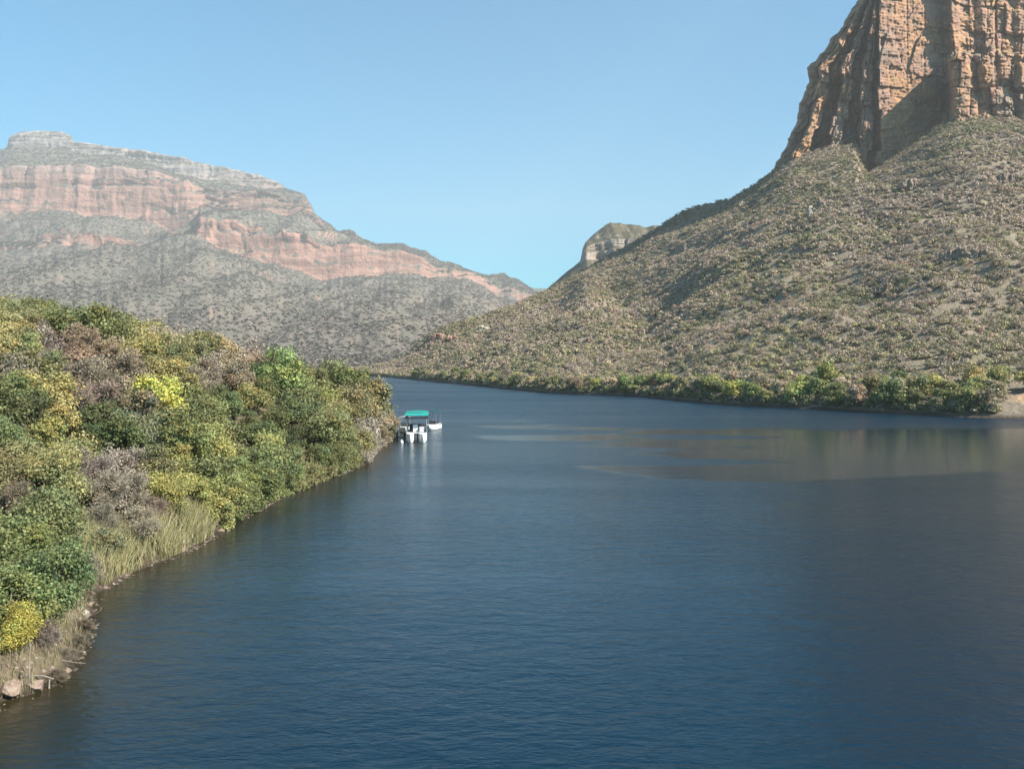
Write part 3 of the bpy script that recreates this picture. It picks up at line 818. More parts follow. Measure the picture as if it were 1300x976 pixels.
# which of them the picture shows: a coarse painter's pass with the crowns as discs
W_, H_ = 650, 488
idb = np.full((H_, W_), -1)
for i, t_ in sorted(enumerate(trees), key=lambda q: -q[1]["y"]):
    z0 = bh(t_["x"], t_["y"]) - 0.15; t_["z"] = z0
    cx, cy = project(t_["x"], t_["y"], z0 + 2.3 * t_["s"] * t_["h"])
    rpx = F / t_["y"] * 1.8 * t_["s"]; rpy = F / t_["y"] * 1.75 * t_["s"] * t_["h"]
    t_["px"], t_["py"], t_["r"] = float(cx), float(cy), float(rpx)
    y0, y1 = int(max(0, (cy - rpy) / 2)), int(min(H_, (cy + rpy) / 2 + 1)); x0, x1 = int(max(0, (cx - rpx) / 2)), int(min(W_, (cx + rpx) / 2 + 1))
    if x1 > x0 and y1 > y0:
        yy, xx = np.mgrid[y0:y1, x0:x1]
        m = ((xx * 2 - cx) / rpx) ** 2 + ((yy * 2 - cy) / rpy) ** 2 < 1
        idb[y0:y1, x0:x1][m] = i
cnt = np.bincount(idb[idb >= 0].ravel(), minlength=len(trees))
shown, rest = [], []
for i, t_ in enumerate(trees):
    full = math.pi * (t_["r"] / 2) ** 2
    if t_["col"] is None: t_["col"] = patch_color(t_["px"], t_["py"], rng)
    (shown if (t_.get("label") or (cnt[i] > 0.14 * full and cnt[i] > 16)) else rest).append(t_)
print("left bank trees shown", len(shown), "rest", len(rest))

def ordinal(n, N):
    w = ["", "second", "third", "fourth", "fifth", "sixth", "seventh", "eighth"]
    if n == 0: return "leftmost"
    if n == N - 1: return "rightmost"
    return w[min(n, 7)] + " from left"
NUMW = {2: "two", 3: "three", 4: "four", 5: "five", 6: "six", 7: "seven", 8: "eight"}
LMK = [(203, 512, "the lemon yellow tree"), (35, 840, "the yellow waterside shrub"), (52, 722, "the rounded green tree"), (205, 695, "the reed bed"),
       (100, 402, "the broad crest crown"), (525, 545, "the moored boats"), (150, 640, "the bare mauve tree"), (365, 565, "the dark shaded gap"), (465, 578, "the square pale rock"),
       (352, 478, "the fresh green crown"), (122, 530, "the dark green slope tree")]
def rel_label(t_):
    best = sorted(LMK, key=lambda q: math.hypot(q[0] - t_["px"], (q[1] - t_["py"]) * 1.2))[0]
    dx, dy = t_["px"] - best[0], (t_["py"] - best[1]) * 1.2
    dist = math.hypot(dx, dy)
    vert = "above" if dy < 0 else "below"; hor = "right" if dx > 0 else "left"
    if abs(dx) > 2.2 * abs(dy): rel = hor + " of"
    elif abs(dy) > 2.2 * abs(dx): rel = vert
    else: rel = f"{vert} and {hor} of"
    far = "just " if dist < 45 else ("" if dist < 85 else "well ")
    size = "small" if t_["s"] * t_["h"] < 0.8 else ("tall" if t_["s"] * t_["h"] > 1.2 else "")
    form = "bare" if t_["col"] in BARE else "leafy"
    return f"{size} {t_['col']} {form} tree {far}{rel} {best[2]}".strip()
for t_ in shown:
    if not t_.get("label"): t_["auto"] = rel_label(t_)
def settle(lst):
    by = {}
    for t_ in lst:
        if "auto" in t_: by.setdefault(t_["auto"], []).append(t_)
    for k, v in by.items():
        if len(v) == 1: v[0]["label"] = k; continue
        v.sort(key=lambda q: q["px"])
        for i, t_ in enumerate(v):
            end = f", {ordinal(i, len(v))} of {NUMW.get(len(v), 'many')}"
            lab = k + end
            for a, b in ((" leafy ", " "), ("the overhanging dark green tree", "the overhanging tree"), ("the glowing yellow green tree", "the glowing tree"), ("the fresh green tree at the bulge", "the fresh tree at the bulge"), ("the shore bend past the boats", "the shore bend"), ("the rounded green tree", "the rounded tree"), ("the dark green slope tree", "the dark slope tree"), ("the lemon yellow tree", "the lemon tree"), ("the yellow waterside shrub", "the yellow shrub"), ("the fresh green crown", "the fresh crown"), (" bare mauve tree", " mauve tree"), (" well ", " "), (" just ", " "), ("above and", "above"), ("below and", "below")):
                if len(lab.replace("-", " ").split()) > 16: k2_ = lab[:len(lab) - len(end)].replace(a, b); lab = k2_ + end
            if len(lab.replace("-", " ").split()) > 16: lab = lab.split(" ", 1)[1]
            t_["label"] = lab
            if len(lab.replace("-", " ").split()) > 15: print("LONG", lab)
settle(shown)

def jitter(c, r):
    k = r.uniform(0.85, 1.18)
    return tuple(max(0.01, q * k * r.uniform(0.93, 1.07)) for q in c)
for t_ in shown:
    lod = "near" if t_["y"] < 52 else ("mid" if t_["y"] < 105 else "far")
    if t_["y"] >= 105: lod = "mid"
    style = "bare" if (t_["col"] in BARE or (t_["col"] in ("dusty tan", "reddish tan") and rnd.random() < .5)) else "leafy"
    name = "bare_tree" if style == "bare" else "leafy_tree"
    s = t_["s"]
    lean = 0.16 if float(seg_dist(np.array([t_["x"]]), np.array([t_["y"]]), ls)[0]) > -4 else 0.0
    o = plant_tree(name, style, lod, rnd.randrange(9), (t_["x"], t_["y"], t_["z"]), (s, s, s * t_["h"]), rnd.uniform(0, 6.28), jitter(PAL[t_["col"]], rnd), (0, lean))
    tag(o, t_["label"], "tree", "bushveld trees on the left bank")

# ------------------------------------------------------------------ mass foliage (what nobody could count)
def mass(name, items, leaf, nq, label, kind="stuff", seed=3, lobes=4, flat=0.75):
    """items: arrays x,y,z(base),r,h,color -> one mesh of leaf clumps, nq faces for each bush"""
    r_ = np.random.default_rng(seed)
    x, y, z, rr, hh, col = items
    n = len(x); k = nq
    lob = r_.normal(size=(n, lobes, 3)); lob /= np.linalg.norm(lob, axis=2, keepdims=True)
    lob = lob * r_.uniform(.2, .62, (n, lobes, 1)); 
    pick = r_.integers(0, lobes, (n, k))
    cen = lob[np.arange(n)[:, None], pick]
    d = r_.normal(size=(n, k, 3)); d /= np.linalg.norm(d, axis=2, keepdims=True)
    q = cen + d * 0.48 * r_.uniform(.6, 1.1, (n, k, 1))
    P = np.empty((n, k, 3))
    P[..., 0] = x[:, None] + q[..., 0] * rr[:, None]; P[..., 1] = y[:, None] + q[..., 1] * rr[:, None]
    P[..., 2] = z[:, None] + hh[:, None] * (0.52 + q[..., 2] * 0.5)
    nr = d + r_.normal(size=(n, k, 3)) * .6 + np.array([0, 0, .45])
    sz = (leaf if np.ndim(leaf) == 0 else np.repeat(leaf, k)) * r_.uniform(.6, 1.35, n * k)
    v, f = rot_quads(P.reshape(-1, 3), nr.reshape(-1, 3), sz, r_)
    me = mesh_from(name, v, f, mats=[M_leaf_mass])
    kk = r_.uniform(.65, 1.35, (n, k, 1)) * (r_.uniform(.8, 1.2, (n, lobes))[np.arange(n)[:, None], pick])[..., None]
    cc = np.clip(col[:, None, :] * kk, 0, 1)
    face_colors(me, cc.reshape(-1, 3))
    o = link(name, me); tag(o, label, "woodland" if kind == "stuff" else None, kind=kind)
    return o

pal_arr = lambda names: np.array([PAL[n] for n in names])
# filler between the left bank's trees: low scrub, plus the wood beyond the frame edge and behind the crest
n = 2600
ux_ = rng.uniform(-150, -14, n * 3); uy_ = rng.uniform(12, 168, n * 3)
sd_ = seg_dist(ux_, uy_, ls); ok = sd_ < -0.6
ux_, uy_, sd_ = ux_[ok][:n], uy_[ok][:n], sd_[ok][:n]
uz_ = bank_height(ux_, uy_) - 0.1
upx, upy = project(ux_, uy_, uz_ + 1)
keep = ~((upx < 125) & (upx > -40) & (upy > 800) & (sd_ > -4))
ux_, uy_, uz_, upx, upy = [a[keep] for a in (ux_, uy_, uz_, upx, upy)]
r2 = rng.uniform(0.6, 1.5, len(ux_)); h2 = rng.uniform(0.7, 1.9, len(ux_))
cn = [patch_color(a, b, rng) for a, b in zip(upx, upy)]
cl = pal_arr(cn) * rng.uniform(.75, 1.1, (len(cn), 1))
bx = np.array([t_["x"] for t_ in rest]); by_ = np.array([t_["y"] for t_ in rest]); bz = np.array([t_["z"] for t_ in rest]); bs = np.array([t_["s"] for t_ in rest])
cr = pal_arr([t_["col"] for t_ in rest])
ag = [np.concatenate(q) for q in ((ux_, bx), (uy_, by_), (uz_, bz + .5), (r2, bs * 1.9), (h2, bs * 3.6))] + [np.vstack([cl, cr])]
UNDER = [[a[(ag[1] >= lo_) & (ag[1] < hi_)] for a in ag] for lo_, hi_ in ((0, 58), (58, 95), (95, 999))]
# ------------------------------------------------------------------ right hillside wood
def hill_point(ci, ri):
    c0 = np.clip(ci.astype(int), 0, HV.shape[1] - 2); r0 = np.clip(ri.astype(int), 0, HV.shape[0] - 2)
    fc = (ci - c0)[:, None]; fr = (ri - r0)[:, None]
    return (HV[r0, c0] * (1 - fc) + HV[r0, c0 + 1] * fc) * (1 - fr) + (HV[r0 + 1, c0] * (1 - fc) + HV[r0 + 1, c0 + 1] * fc) * fr

# individual trees along the right shore
rshore = []
specials = [(1050, 476, 10.0, 1.6, 1.25, "yellow green", "glowing yellow green tree, tallest above the dark overhang of the right shore"),
            (1162, 505, 1.8, 1.1, 1.0, "dark green", "dark green tree hanging over the water left of the pale shore stones"),
            (1140, 484, 14.0, 1.1, 1.0, "dark green", "dark green tree behind the shore, above the one overhanging the water"),
            (1190, 492, 9.0, 1.2, 1.1, "yellow green", "yellow green tree on the shore left of the sandy clearing"),
            (1235, 478, 15.0, 1.3, 1.0, "ochre yellow", "ochre tree standing above the left end of the sandy clearing"),
            (845, 490, 6.0, 1.3, 1.1, "mid green", "fresh green tree at the bulge halfway along the right shore")]
def hill_at(px, inland):
    ci = (px - 440) / 2.0
    d_s = float(shore_d(px)); rdd = float(np.interp(px, cols, rd))
    ri = 4 + NH * inland / (rdd - d_s)
    return hill_point(np.array([ci]), np.array([ri]))[0]
for (px, py, inl, s, h, c, lab) in specials:
    p = hill_at(px, inl); rshore.append(dict(x=p[0], y=p[1], z=p[2] - .2, s=s, h=h, col=c, label=lab, px=px))
rcol_sh = ["yellow green"] * 3 + ["olive green"] * 5 + ["mid green"] * 4 + ["dusty tan"] * 3 + ["grey brown"] * 3 + ["grey green"] * 3 + ["mauve grey"] * 2 + ["ochre yellow"] * 1
tries = 0
while len(rshore) < 112 and tries < 6000:
    tries += 1
    px = 520 + 800 * rng.random() ** 0.85
    inl = rng.uniform(0.0, 1.0) ** 1.3 * 13 + 0.1
    if px > 1268 and inl < 9: continue
    p = hill_at(px, inl); s = float(rng.uniform(0.95, 1.55))
    if any(math.hypot(q["x"] - p[0], q["y"] - p[1]) < 1.25 * (q["s"] + s) for q in rshore): continue
    c = rcol_sh[rng.integers(0, len(rcol_sh))]
    rshore.append(dict(x=p[0], y=p[1], z=p[2] - .2, s=s, h=float(rng.uniform(.85, 1.2)), col=c, px=px, inl=inl))
LMR = [(520, "the narrows"), (640, "the shore bend past the boats"), (845, "the fresh green tree at the bulge"), (940, "the first dark overhang"), (1050, "the glowing yellow green tree"), (1162, "the overhanging dark green tree"), (1225, "the pale shore stones"), (1290, "the sandy clearing")]
for t_ in rshore:
    if "label" in t_: continue
    b = sorted(LMR, key=lambda q: abs(q[0] - t_["px"]))[0]
    size = "small" if t_["s"] * t_["h"] < 0.85 else ("tall" if t_["s"] * t_["h"] > 1.15 else "")
    form = "bare" if t_["col"] in BARE else "leafy"
    row = "waterside" if t_["inl"] < 5.5 else "second-row"
    sidew = "left" if t_["px"] < b[0] else "right"
    t_["auto"] = f"{size} {t_['col']} {row} tree {sidew} of {b[1]}".strip()
settle(rshore)
for t_ in rshore:
    style = "bare" if t_["col"] in BARE else "leafy"
    lod = "far"
    s = t_["s"]
    o = plant_tree("bare_tree" if style == "bare" else "leafy_tree", style, lod, rnd.randrange(9), (t_["x"], t_["y"], t_["z"]), (s, s, s * t_["h"]), rnd.uniform(0, 6.28), jitter(tuple(q * 1.25 for q in PAL[t_["col"]]), rnd))
    tag(o, t_["label"], "tree", "trees along the right shore")

# the rest of the hillside as one mass
NB = 38000
ci = rng.uniform(0, HV.shape[1] - 2, NB * 4); ri = rng.uniform(5, NH + 8, NB * 4)
P = hill_point(ci, ri)
# area weight: columns spread with distance
wgt = P[:, 1] / 700.0; okk = rng.random(len(P)) < wgt
pxc = 440 + ci * 2
okk &= ~((pxc > 1268) & (pxc < 1420) & (ri < 12)) 
okk &= (pxc < 1500) | (rng.random(len(P)) < .25)
P, ri, pxc = P[okk][:NB], ri[okk][:NB], pxc[okk][:NB]
inl = np.clip((ri - 5) / NH, 0, 1)
metres = inl * 380
n1 = fbm(P[:, 0] / 35, P[:, 1] / 35, 0, 81, 3); n2 = rng.random(len(P)); n3 = fbm(P[:, 0] / 12, P[:, 1] / 12, 0, 82, 2)
colr = np.empty((len(P), 3))
hill_pal = dict(bare=(0.435, 0.345, 0.27), tan=(0.46, 0.355, 0.245), olive=(0.355, 0.305, 0.185), green=(0.24, 0.235, 0.13), yel=(0.47, 0.42, 0.21), red=(0.44, 0.30, 0.21))
greenish = 0.42 * np.exp(-metres / 35) + 0.22 * smooth(0.55, 0.95, inl)
sel = 0.5 + (n2 - .5) * .75 + n1 * 0.42 + n3 * 0.12
colr[:] = hill_pal["bare"]
colr[sel < 0.58 + greenish * .5] = hill_pal["tan"]
colr[sel < 0.40 + greenish] = hill_pal["olive"]
colr[sel < 0.12 + greenish * .7] = hill_pal["green"]
yl = rng.random(len(P)) < 0.05 + 0.20 * np.exp(-metres / 40); colr[yl] = hill_pal["yel"]
rd_ = rng.random(len(P)) < 0.05; colr[rd_] = hill_pal["red"]
colr *= rng.uniform(.78, 1.15, (len(P), 1)) * 0.93
rr = rng.uniform(1.1, 2.3, len(P)) * (1 + .3 * (rng.random(len(P)) < .1)); hh = rr * rng.uniform(.9, 1.35, len(P))
dist = P[:, 1]
near = dist < 330
for sel_, leaf, nq, nm in ((near, .42, 110, "a"), (~near, .75, 46, "b")):
    pass
order = np.where(near, 0, 1)
# one object: two meshes of different grain joined in numpy
def mass_arrays(items, leaf, nq, seed, lobes=4, up=.45):
    r_ = np.random.default_rng(seed); x, y, z, rr, hh, col = items; n = len(x); k = nq
    lob = r_.normal(size=(n, lobes, 3)); lob /= np.linalg.norm(lob, axis=2, keepdims=True); lob *= r_.uniform(.2, .62, (n, lobes, 1))
    pick = r_.integers(0, lobes, (n, k)); cen = lob[np.arange(n)[:, None], pick]
    d = r_.normal(size=(n, k, 3)); d /= np.linalg.norm(d, axis=2, keepdims=True)
    q = cen + d * .48 * r_.uniform(.6, 1.1, (n, k, 1)); P = np.empty((n, k, 3))
    P[..., 0] = x[:, None] + q[..., 0] * rr[:, None]; P[..., 1] = y[:, None] + q[..., 1] * rr[:, None]; P[..., 2] = z[:, None] + hh[:, None] * (.5 + q[..., 2] * .5)
    nr = d + r_.normal(size=(n, k, 3)) * .6 + np.array([0, 0, up])
    v, f = rot_quads(P.reshape(-1, 3), nr.reshape(-1, 3), leaf * r_.uniform(.6, 1.35, n * k), r_)
    cc = np.clip(col[:, None, :] * r_.uniform(.8, 1.2, (n, k, 1)), 0, 1).reshape(-1, 3)
    return v, f, cc
def joined_mass(name, sets, label):
    V, Fc, Cc, o = [], [], [], 0
    for s in sets:
        v, f, c = mass_arrays(*s); V.append(v); Fc.append(f + o); Cc.append(c); o += len(v)
    me = mesh_from(name, np.vstack(V), np.vstack(Fc), mats=[M_leaf_mass]); face_colors(me, np.vstack(Cc))
    return tag(link(name, me), label, "woodland", kind="stuff")
wy_ = rng.uniform(54, 116, 520); wxx = np.interp(wy_, ls[:, 1], ls[:, 0]) - rng.uniform(-.25, 1.3, 520)
wpx, wpy = project(wxx, wy_, 0.5 + 0 * wy_)
wc_ = pal_arr([patch_color(a, b - 12, rng) for a, b in zip(wpx, wpy)]) * .9
WL = (wxx, wy_, np.maximum(bank_height(wxx, wy_), 0) - .15, rng.uniform(.3, .75, 520), rng.uniform(.5, 1.5, 520), wc_)
joined_mass("undergrowth", [(WL, .11, 170, 34, 4), (UNDER[0], .10, 900, 31, 7), (UNDER[1], .14, 420, 32, 6), (UNDER[2], .20, 230, 33, 5)], "tangled green and brown scrub between the trees of the left bank")
# low bush right at the waterline of the right shore
nS = 700
spx = rng.uniform(500, 1266, nS); sin_ = rng.uniform(-0.2, 3.0, nS)
SP = np.array([hill_at(a, b) for a, b in zip(spx, sin_)])
sc_ = np.array([(0.21, 0.22, 0.10), (0.30, 0.27, 0.14), (0.16, 0.17, 0.08), (0.34, 0.28, 0.2)])[rng.integers(0, 4, nS)]
SHB = (SP[:, 0], SP[:, 1], SP[:, 2] - .35, rng.uniform(.9, 1.7, nS), rng.uniform(1.3, 2.8, nS), sc_)
sub = lambda m: (P[m, 0], P[m, 1], P[m, 2] - .2, rr[m], hh[m], colr[m])
joined_mass("hillside_woodland", [(sub(near), .34, 100, 1, 4, .7), (sub(~near), .66, 34, 2, 4, 1.0), (SHB, .32, 150, 3)], "dry brown and olive bush covering the whole right hillside")

# far bush on the left mountain and along its foot
NF = 65000
nr_, nc_ = LV.shape[0] - 8, LV.shape[1] - 2
ri = rng.uniform(2, nr_, NF * 2); ci = rng.uniform(0, nc_, NF * 2)
c0, r0 = ci.astype(int), ri.astype(int)
Pn = LV[r0, c0] + (LV[r0 + 1, c0] - LV[r0, c0]) * (ri - r0)[:, None] + (LV[r0, c0 + 1] - LV[r0, c0]) * (ci - c0)[:, None]
e1 = LV[r0 + 1, c0] - LV[r0, c0]
steep = e1[:, 2] / (np.hypot(e1[:, 0], e1[:, 1]) + 1e-6)
okk = (steep < 0.9) & (rng.random(len(Pn)) < 0.75)
Pn = Pn[okk][:NF]
nn = fbm(Pn[:, 0] / 200, Pn[:, 1] / 200, 0, 91, 3)
fc = np.where((rng.random(len(Pn)) + nn * .3 < .55)[:, None], np.array([[.165, .155, .12]]), np.array([[.205, .175, .15]])) * rng.uniform(.7, 1.25, (len(Pn), 1))
rf = rng.uniform(4, 8, len(Pn)) * np.interp(Pn[:, 1], [600, 1200, 4000], [.5, .8, 1.5])
me_items = (Pn[:, 0], Pn[:, 1], Pn[:, 2] - 1.5, rf, rf * .8, fc)
joined_mass("far_woodland", [(me_items, 3.2, 9, 5, 3, 2.4)], "hazy grey green bush covering the slopes of the far mountain")

# ------------------------------------------------------------------ rocks
def rock_mesh(name, seed, mat, sub=3, blocky=0.5, size=(1, 1, 0.7)):
    bm = bmesh.new(); bmesh.ops.create_icosphere(bm, subdivisions=sub, radius=1.0)
    co = np.array([v.co[:] for v in bm.verts])
    # pull towards a box, then break up
    m = np.max(np.abs(co), axis=1, keepdims=True); co = co * (1 - blocky) + co / m * blocky * 0.85
    n = fbm(co[:, 0] * 1.3 + seed, co[:, 1] * 1.3, co[:, 2] * 1.3, seed, 4)
    q = np.round(vnoise(co[:, 0] * 2 + seed, co[:, 1] * 2, co[:, 2] * 2.5, seed + 5) * 2) / 2
    co = co * (1 + 0.10 * n + 0.05 * q)[:, None]
    r_ = np.random.default_rng(seed)
    for _k in range(14):                      # flat broken faces
        nn_ = r_.normal(size=3); nn_ /= np.linalg.norm(nn_); over = np.maximum(0, co @ nn_ - r_.uniform(.55, .85))
        co = co - over[:, None] * nn_
    co = co + fbm(co[:, 0] * 7, co[:, 1] * 7, co[:, 2] * 9, seed + 2, 3)[:, None] * .025 * co
    co = co * np.array(size)
    for v, c in zip(bm.verts, co): v.co = c
    me = bpy.data.meshes.new(name); bm.to_mesh(me); bm.free(); me.materials.append(mat)
    return me
def rock_mat(name, a, b, c, sc=1.5):
    t = NT(name); v = t.coord()
    n = t.noise(v, sc, 6, .65, .4); col = t.ramp(n, [(.3, c), (.5, a), (.7, b)])
    t.link(col, t.b.inputs["Base Color"]); t.b.inputs["Roughness"].default_value = .9
    t.link(t.bump(t.noise(v, sc * 4, 5, .7), .6, .1), t.b.inputs["Normal"]); return t.m
M_rock_pale = rock_mat("pale_rock", (.40, .35, .28), (.50, .45, .38), (.24, .19, .15), 3)
M_rock_pink = rock_mat("pink_rock", (.27, .20, .155), (.36, .28, .22), (.15, .11, .08), 3)
M_rock_red = rock_mat("red_rock", (.36, .20, .15), (.44, .27, .2), (.17, .10, .075), .5)
ROCKS = [(126, 744, 1.0, .60, .28, M_rock_pale, "large flat pale boulder at the water's edge below the reed bed"),
         (104, 752, .45, .35, .26, M_rock_pink, "dark pinkish stone tucked left of the large flat boulder"),
         (110, 786, .42, .32, .30, M_rock_pale, "small cream rock standing alone above the grey twiggy foreshore"),
         (118, 769, .2, .2, .16, M_rock_pink, "little stone between the flat boulder and the small cream rock"),
         (207, 708, .45, .3, .2, M_rock_pale, "low cream rock on the waterline in front of the reeds"),
         (262, 681, .95, .4, .2, M_rock_pale, "long flat pale slab at the far end of the reeds"),
         (272, 665, .5, .4, .42, M_rock_pink, "pinkish block standing behind the long flat slab"),
         (283, 674, .45, .3, .16, M_rock_pink, "flat reddish stone right of the long flat slab"),
         (300, 655, .5, .4, .3, M_rock_pink, "brown shaded rock under the lush green tree"),
         (322, 648, .7, .5, .3, M_rock_pale, "pale rock low in the water under the light green tree"),
         (343, 633, 1.1, .7, .6, M_rock_pink, "bulky tan boulder halfway along the shore"),
         (362, 628, .7, .4, .2, M_rock_pale, "thin white stone just right of the bulky tan boulder"),
         (412, 606, 1.3, .7, .5, M_rock_pink, "broad pink rock shelf below the olive tree"),
         (437, 600, .6, .4, .22, M_rock_pale, "small white rock right of the broad pink shelf"),
         (452, 585, .7, .5, .35, M_rock_pink, "tan rock left of the square pale rock"),
         (465, 580, .95, .7, .85, M_rock_pale, "square pale rock, tallest on the shore before the boats"),
         (497, 556, .8, .5, .35, M_rock_pink, "dark low rock at the grassy tip beside the jetty"),
         (235, 699, .35, .3, .14, M_rock_pink, "flat brown stone among the reeds at the waterline"),
         (20, 884, .7, .5, .35, M_rock_pink, "pink grey boulder below the yellow shrub, leftmost at the frame edge"),
         (8, 862, .8, .55, .4, M_rock_pink, "rounded mauve boulder behind the yellow shrub's foot"),
         (52, 876, .5, .4, .22, M_rock_pink, "flat grey pink rock under the right side of the yellow shrub"),
         (90, 852, .35, .28, .14, M_rock_pink, "small brown rock by the pale dead branch")]
for i, (px, py, a, b, h, mt, lab) in enumerate(ROCKS):
    x, y = on_water(px, py); x -= 0.15
    z = max(0.0, bh(x, y)) + h * 0.15
    o = link("boulder", rock_mesh("boulder", 200 + i, mt, 4, .35, (a * .62, b * .8, h)), None, (x, y, z))
    o.rotation_euler = (rnd.uniform(-.1, .1), rnd.uniform(-.1, .1), rnd.uniform(-.3, .3))
    tag(o, lab, "rock", "rocks along the left waterline")
SST = [(1213, 527.5, .55, .3, .35), (1229, 528.3, .8, .4, .42), (1168, 524.5, .4, .3, .3), (1240, 530, .45, .3, .2)]
SL = ["smaller of the two white stones under the dark bush of the right shore", "larger white stone under the dark bush of the right shore", "pale stone below the overhanging dark green tree", "low stone at the left end of the sandy clearing", "grey stone beneath the first dark overhang", "pale stone at the waterline left of the first dark overhang"]
for i, ((px, py, a, b, h), lab) in enumerate(zip(SST, SL)):
    x, y = on_water(px, py)
    o = link("boulder", rock_mesh("boulder", 250 + i, M_rock_pale, 3, .5, (a, b, h)), None, (x, y + .5, .1))
    tag(o, lab, "rock", "stones along the right shore")
# outcrops on the hillside
def hill_hit(px, py):
    """where the ray through a pixel meets the right hill"""
    c = (px - 440) / 2.0; c0 = int(c); cl_ = HV[5:NH + 5, c0]
    _, yy = project(cl_[:, 0], cl_[:, 1], cl_[:, 2]); k = int(np.argmin(np.abs(yy - py)))
    return cl_[k]
def outcrop_mesh(name, seed, mat, a, b, h):
    """a stand of joined, weathered rock columns"""
    r_ = np.random.default_rng(seed); V, Fc, o = [], [], 0
    n = max(7, int(a * 1.4))
    for k in range(n):
        bm = bmesh.new(); bmesh.ops.create_cube(bm, size=1.0); bmesh.ops.subdivide_edges(bm, edges=bm.edges[:], cuts=5, use_grid_fill=True)
        co = np.array([v.co[:] for v in bm.verts]); fs = np.array([[v.index for v in f.verts] for f in bm.faces]); bm.free()
        xc = (k + .5) / n * 2 - 1; hh_ = h * (1 - .55 * abs(xc) ** 1.5) * r_.uniform(.55, 1.15)
        co = co * np.array([a / n * 2 * r_.uniform(1.0, 1.7), b * r_.uniform(.6, 1.1), hh_ * 1.5]) + np.array([xc * a * .5 * 1.0, r_.uniform(-.2, .35) * b, hh_ * .05])
        n3_ = fbm(co[:, 0] / 1.6 + seed, co[:, 1] / 1.6, co[:, 2] / 1.4, seed, 4)
        co += np.stack([n3_ * .5, np.roll(n3_, 7) * .5, n3_ * .35], 1)
        co[:, 1] += np.round(vnoise(co[:, 2] / 1.1, k, 0, seed) * 2) / 2 * .45
        V.append(co); Fc.append(fs + o); o += len(co)
    return mesh_from(name, np.vstack(V), np.vstack(Fc), mats=[mat])
OUT = [(1156, 236, 11, 5, 6, M_rock_pink, "jagged pale outcrop high on the hillside below the cliff's shadow"),
       (1283, 231, 13, 5, 7, M_rock_pink, "broad pinkish outcrop below the cliff at the right frame edge"),
       (1030, 274, 3.2, 3, 8, M_rock_pale, "slim pale rock pillar standing on the upper slope"),
       (1046, 264, 9, 4, 7, M_rock_pink, "brown broken outcrop beside the slim pale pillar"),
       (848, 299, 15, 6, 9, M_rock_red, "red rock outcrop on the skyline in front of the distant butte"),
       (556, 431, 8, 6, 9, M_rock_red, "dark red rock face at the narrows above the far shore"),
       (577, 432, 7, 5, 5, M_rock_red, "reddish rocks right of the dark red face at the narrows"),
       (613, 420, 8, 4, 6, M_rock_pale, "pale rocks on the spur right of the narrows"),
       (1222, 331, 13, 4, 6, M_rock_pink, "tan rock band in the middle of the right hillside"),
       (942, 263, 4, 3, 5, M_rock_pale, "small pale rock on the slope close under the skyline"),
       (1123, 374, 5, 3, 3.5, M_rock_pink, "low dark-footed outcrop in the middle of the hillside")]
for i, (px, py, a, b, h, mt, lab) in enumerate(OUT):
    p = hill_hit(px, py)
    o = link("rock_outcrop", outcrop_mesh("rock_outcrop", 300 + i, mt, a, b * .8, h * .7), None, (float(p[0]), float(p[1]), float(p[2]) + .6))
    o.rotation_euler = (0, 0, rnd.uniform(-.4, .4))
    tag(o, lab, "rock outcrop", "rock outcrops on the right hillside")

# ------------------------------------------------------------------ reeds, yellow shrub, foreshore twigs
def blades(name, pts, hmin, hmax, w, cols3, seed, label, cat):
    r_ = np.random.default_rng(seed); n = len(pts)
    b = np.array(pts); h = r_.uniform(hmin, hmax, n)[:, None]
    ln = r_.normal(size=(n, 2)) * 0.28; tip = b + np.concatenate([ln * h, h], 1)
    mid = b + np.concatenate([ln * h * .3, h * .55], 1)
    a = r_.uniform(0, 3.14, n); sd3 = np.stack([np.cos(a), np.sin(a), 0 * a], 1) * w
    v = np.stack([b - sd3, mid - sd3, tip, mid + sd3, b + sd3], 1)
    V = np.stack([b, mid - sd3, tip, mid + sd3], 1).reshape(-1, 3)
    me = mesh_from(name, V, np.arange(n * 4).reshape(n, 4), mats=[M_leaf_mass])
    cc = np.array(cols3)[r_.integers(0, len(cols3), n)] * r_.uniform(.7, 1.25, (n, 1)); face_colors(me, cc)
    return tag(link(name, me), label, cat, kind="stuff")
def shore_points(y0, y1, n, w0, w1, seed):
    r_ = np.random.default_rng(seed); out = []
    while len(out) < n:
        y = r_.uniform(y0, y1); xs_ = np.interp(y, ls[:, 1], ls[:, 0]); x = xs_ - r_.uniform(w0, w1)
        cl_ = vnoise(x / .9, y / .9, 0, seed)
        if cl_ < -0.1 and r_.random() < .8: continue
        out.append((x, y, max(0, bh(x, y)) - .05))
    return out
REED = [(.34, .31, .14), (.40, .34, .18), (.28, .30, .12), (.44, .38, .24)]
blades("reeds", shore_points(40.5, 52.5, 11000, -0.1, 2.2, 5) + shore_points(56, 100, 1800, .0, .9, 6) + shore_points(114, 131, 11000, -0.2, 3.6, 7),
       0.5, 1.6, .018, REED, 8, "pale straw coloured reeds and tall grass fringing the left waterline", "reeds")
blades("foreshore_grass", shore_points(24, 40, 5500, 0.1, 3.5, 9), 0.15, 0.6, .012, [(.30, .24, .17), (.24, .2, .14), (.27, .26, .12)], 10, "short dry grass and twigs on the nearest stretch of left shore", "grass")

def shrub(px, py, d_off, s, col, style, label, h=1.0):
    x, y = on_water(px, py); x -= d_off
    o = plant_tree("shrub", style, "near", rnd.randrange(3), (x, y, max(0, bh(x, y)) - .25), (s, s, s * h), rnd.uniform(0, 6), col)
    tag(o, label, "shrub", "shrubs at the nearest shore")
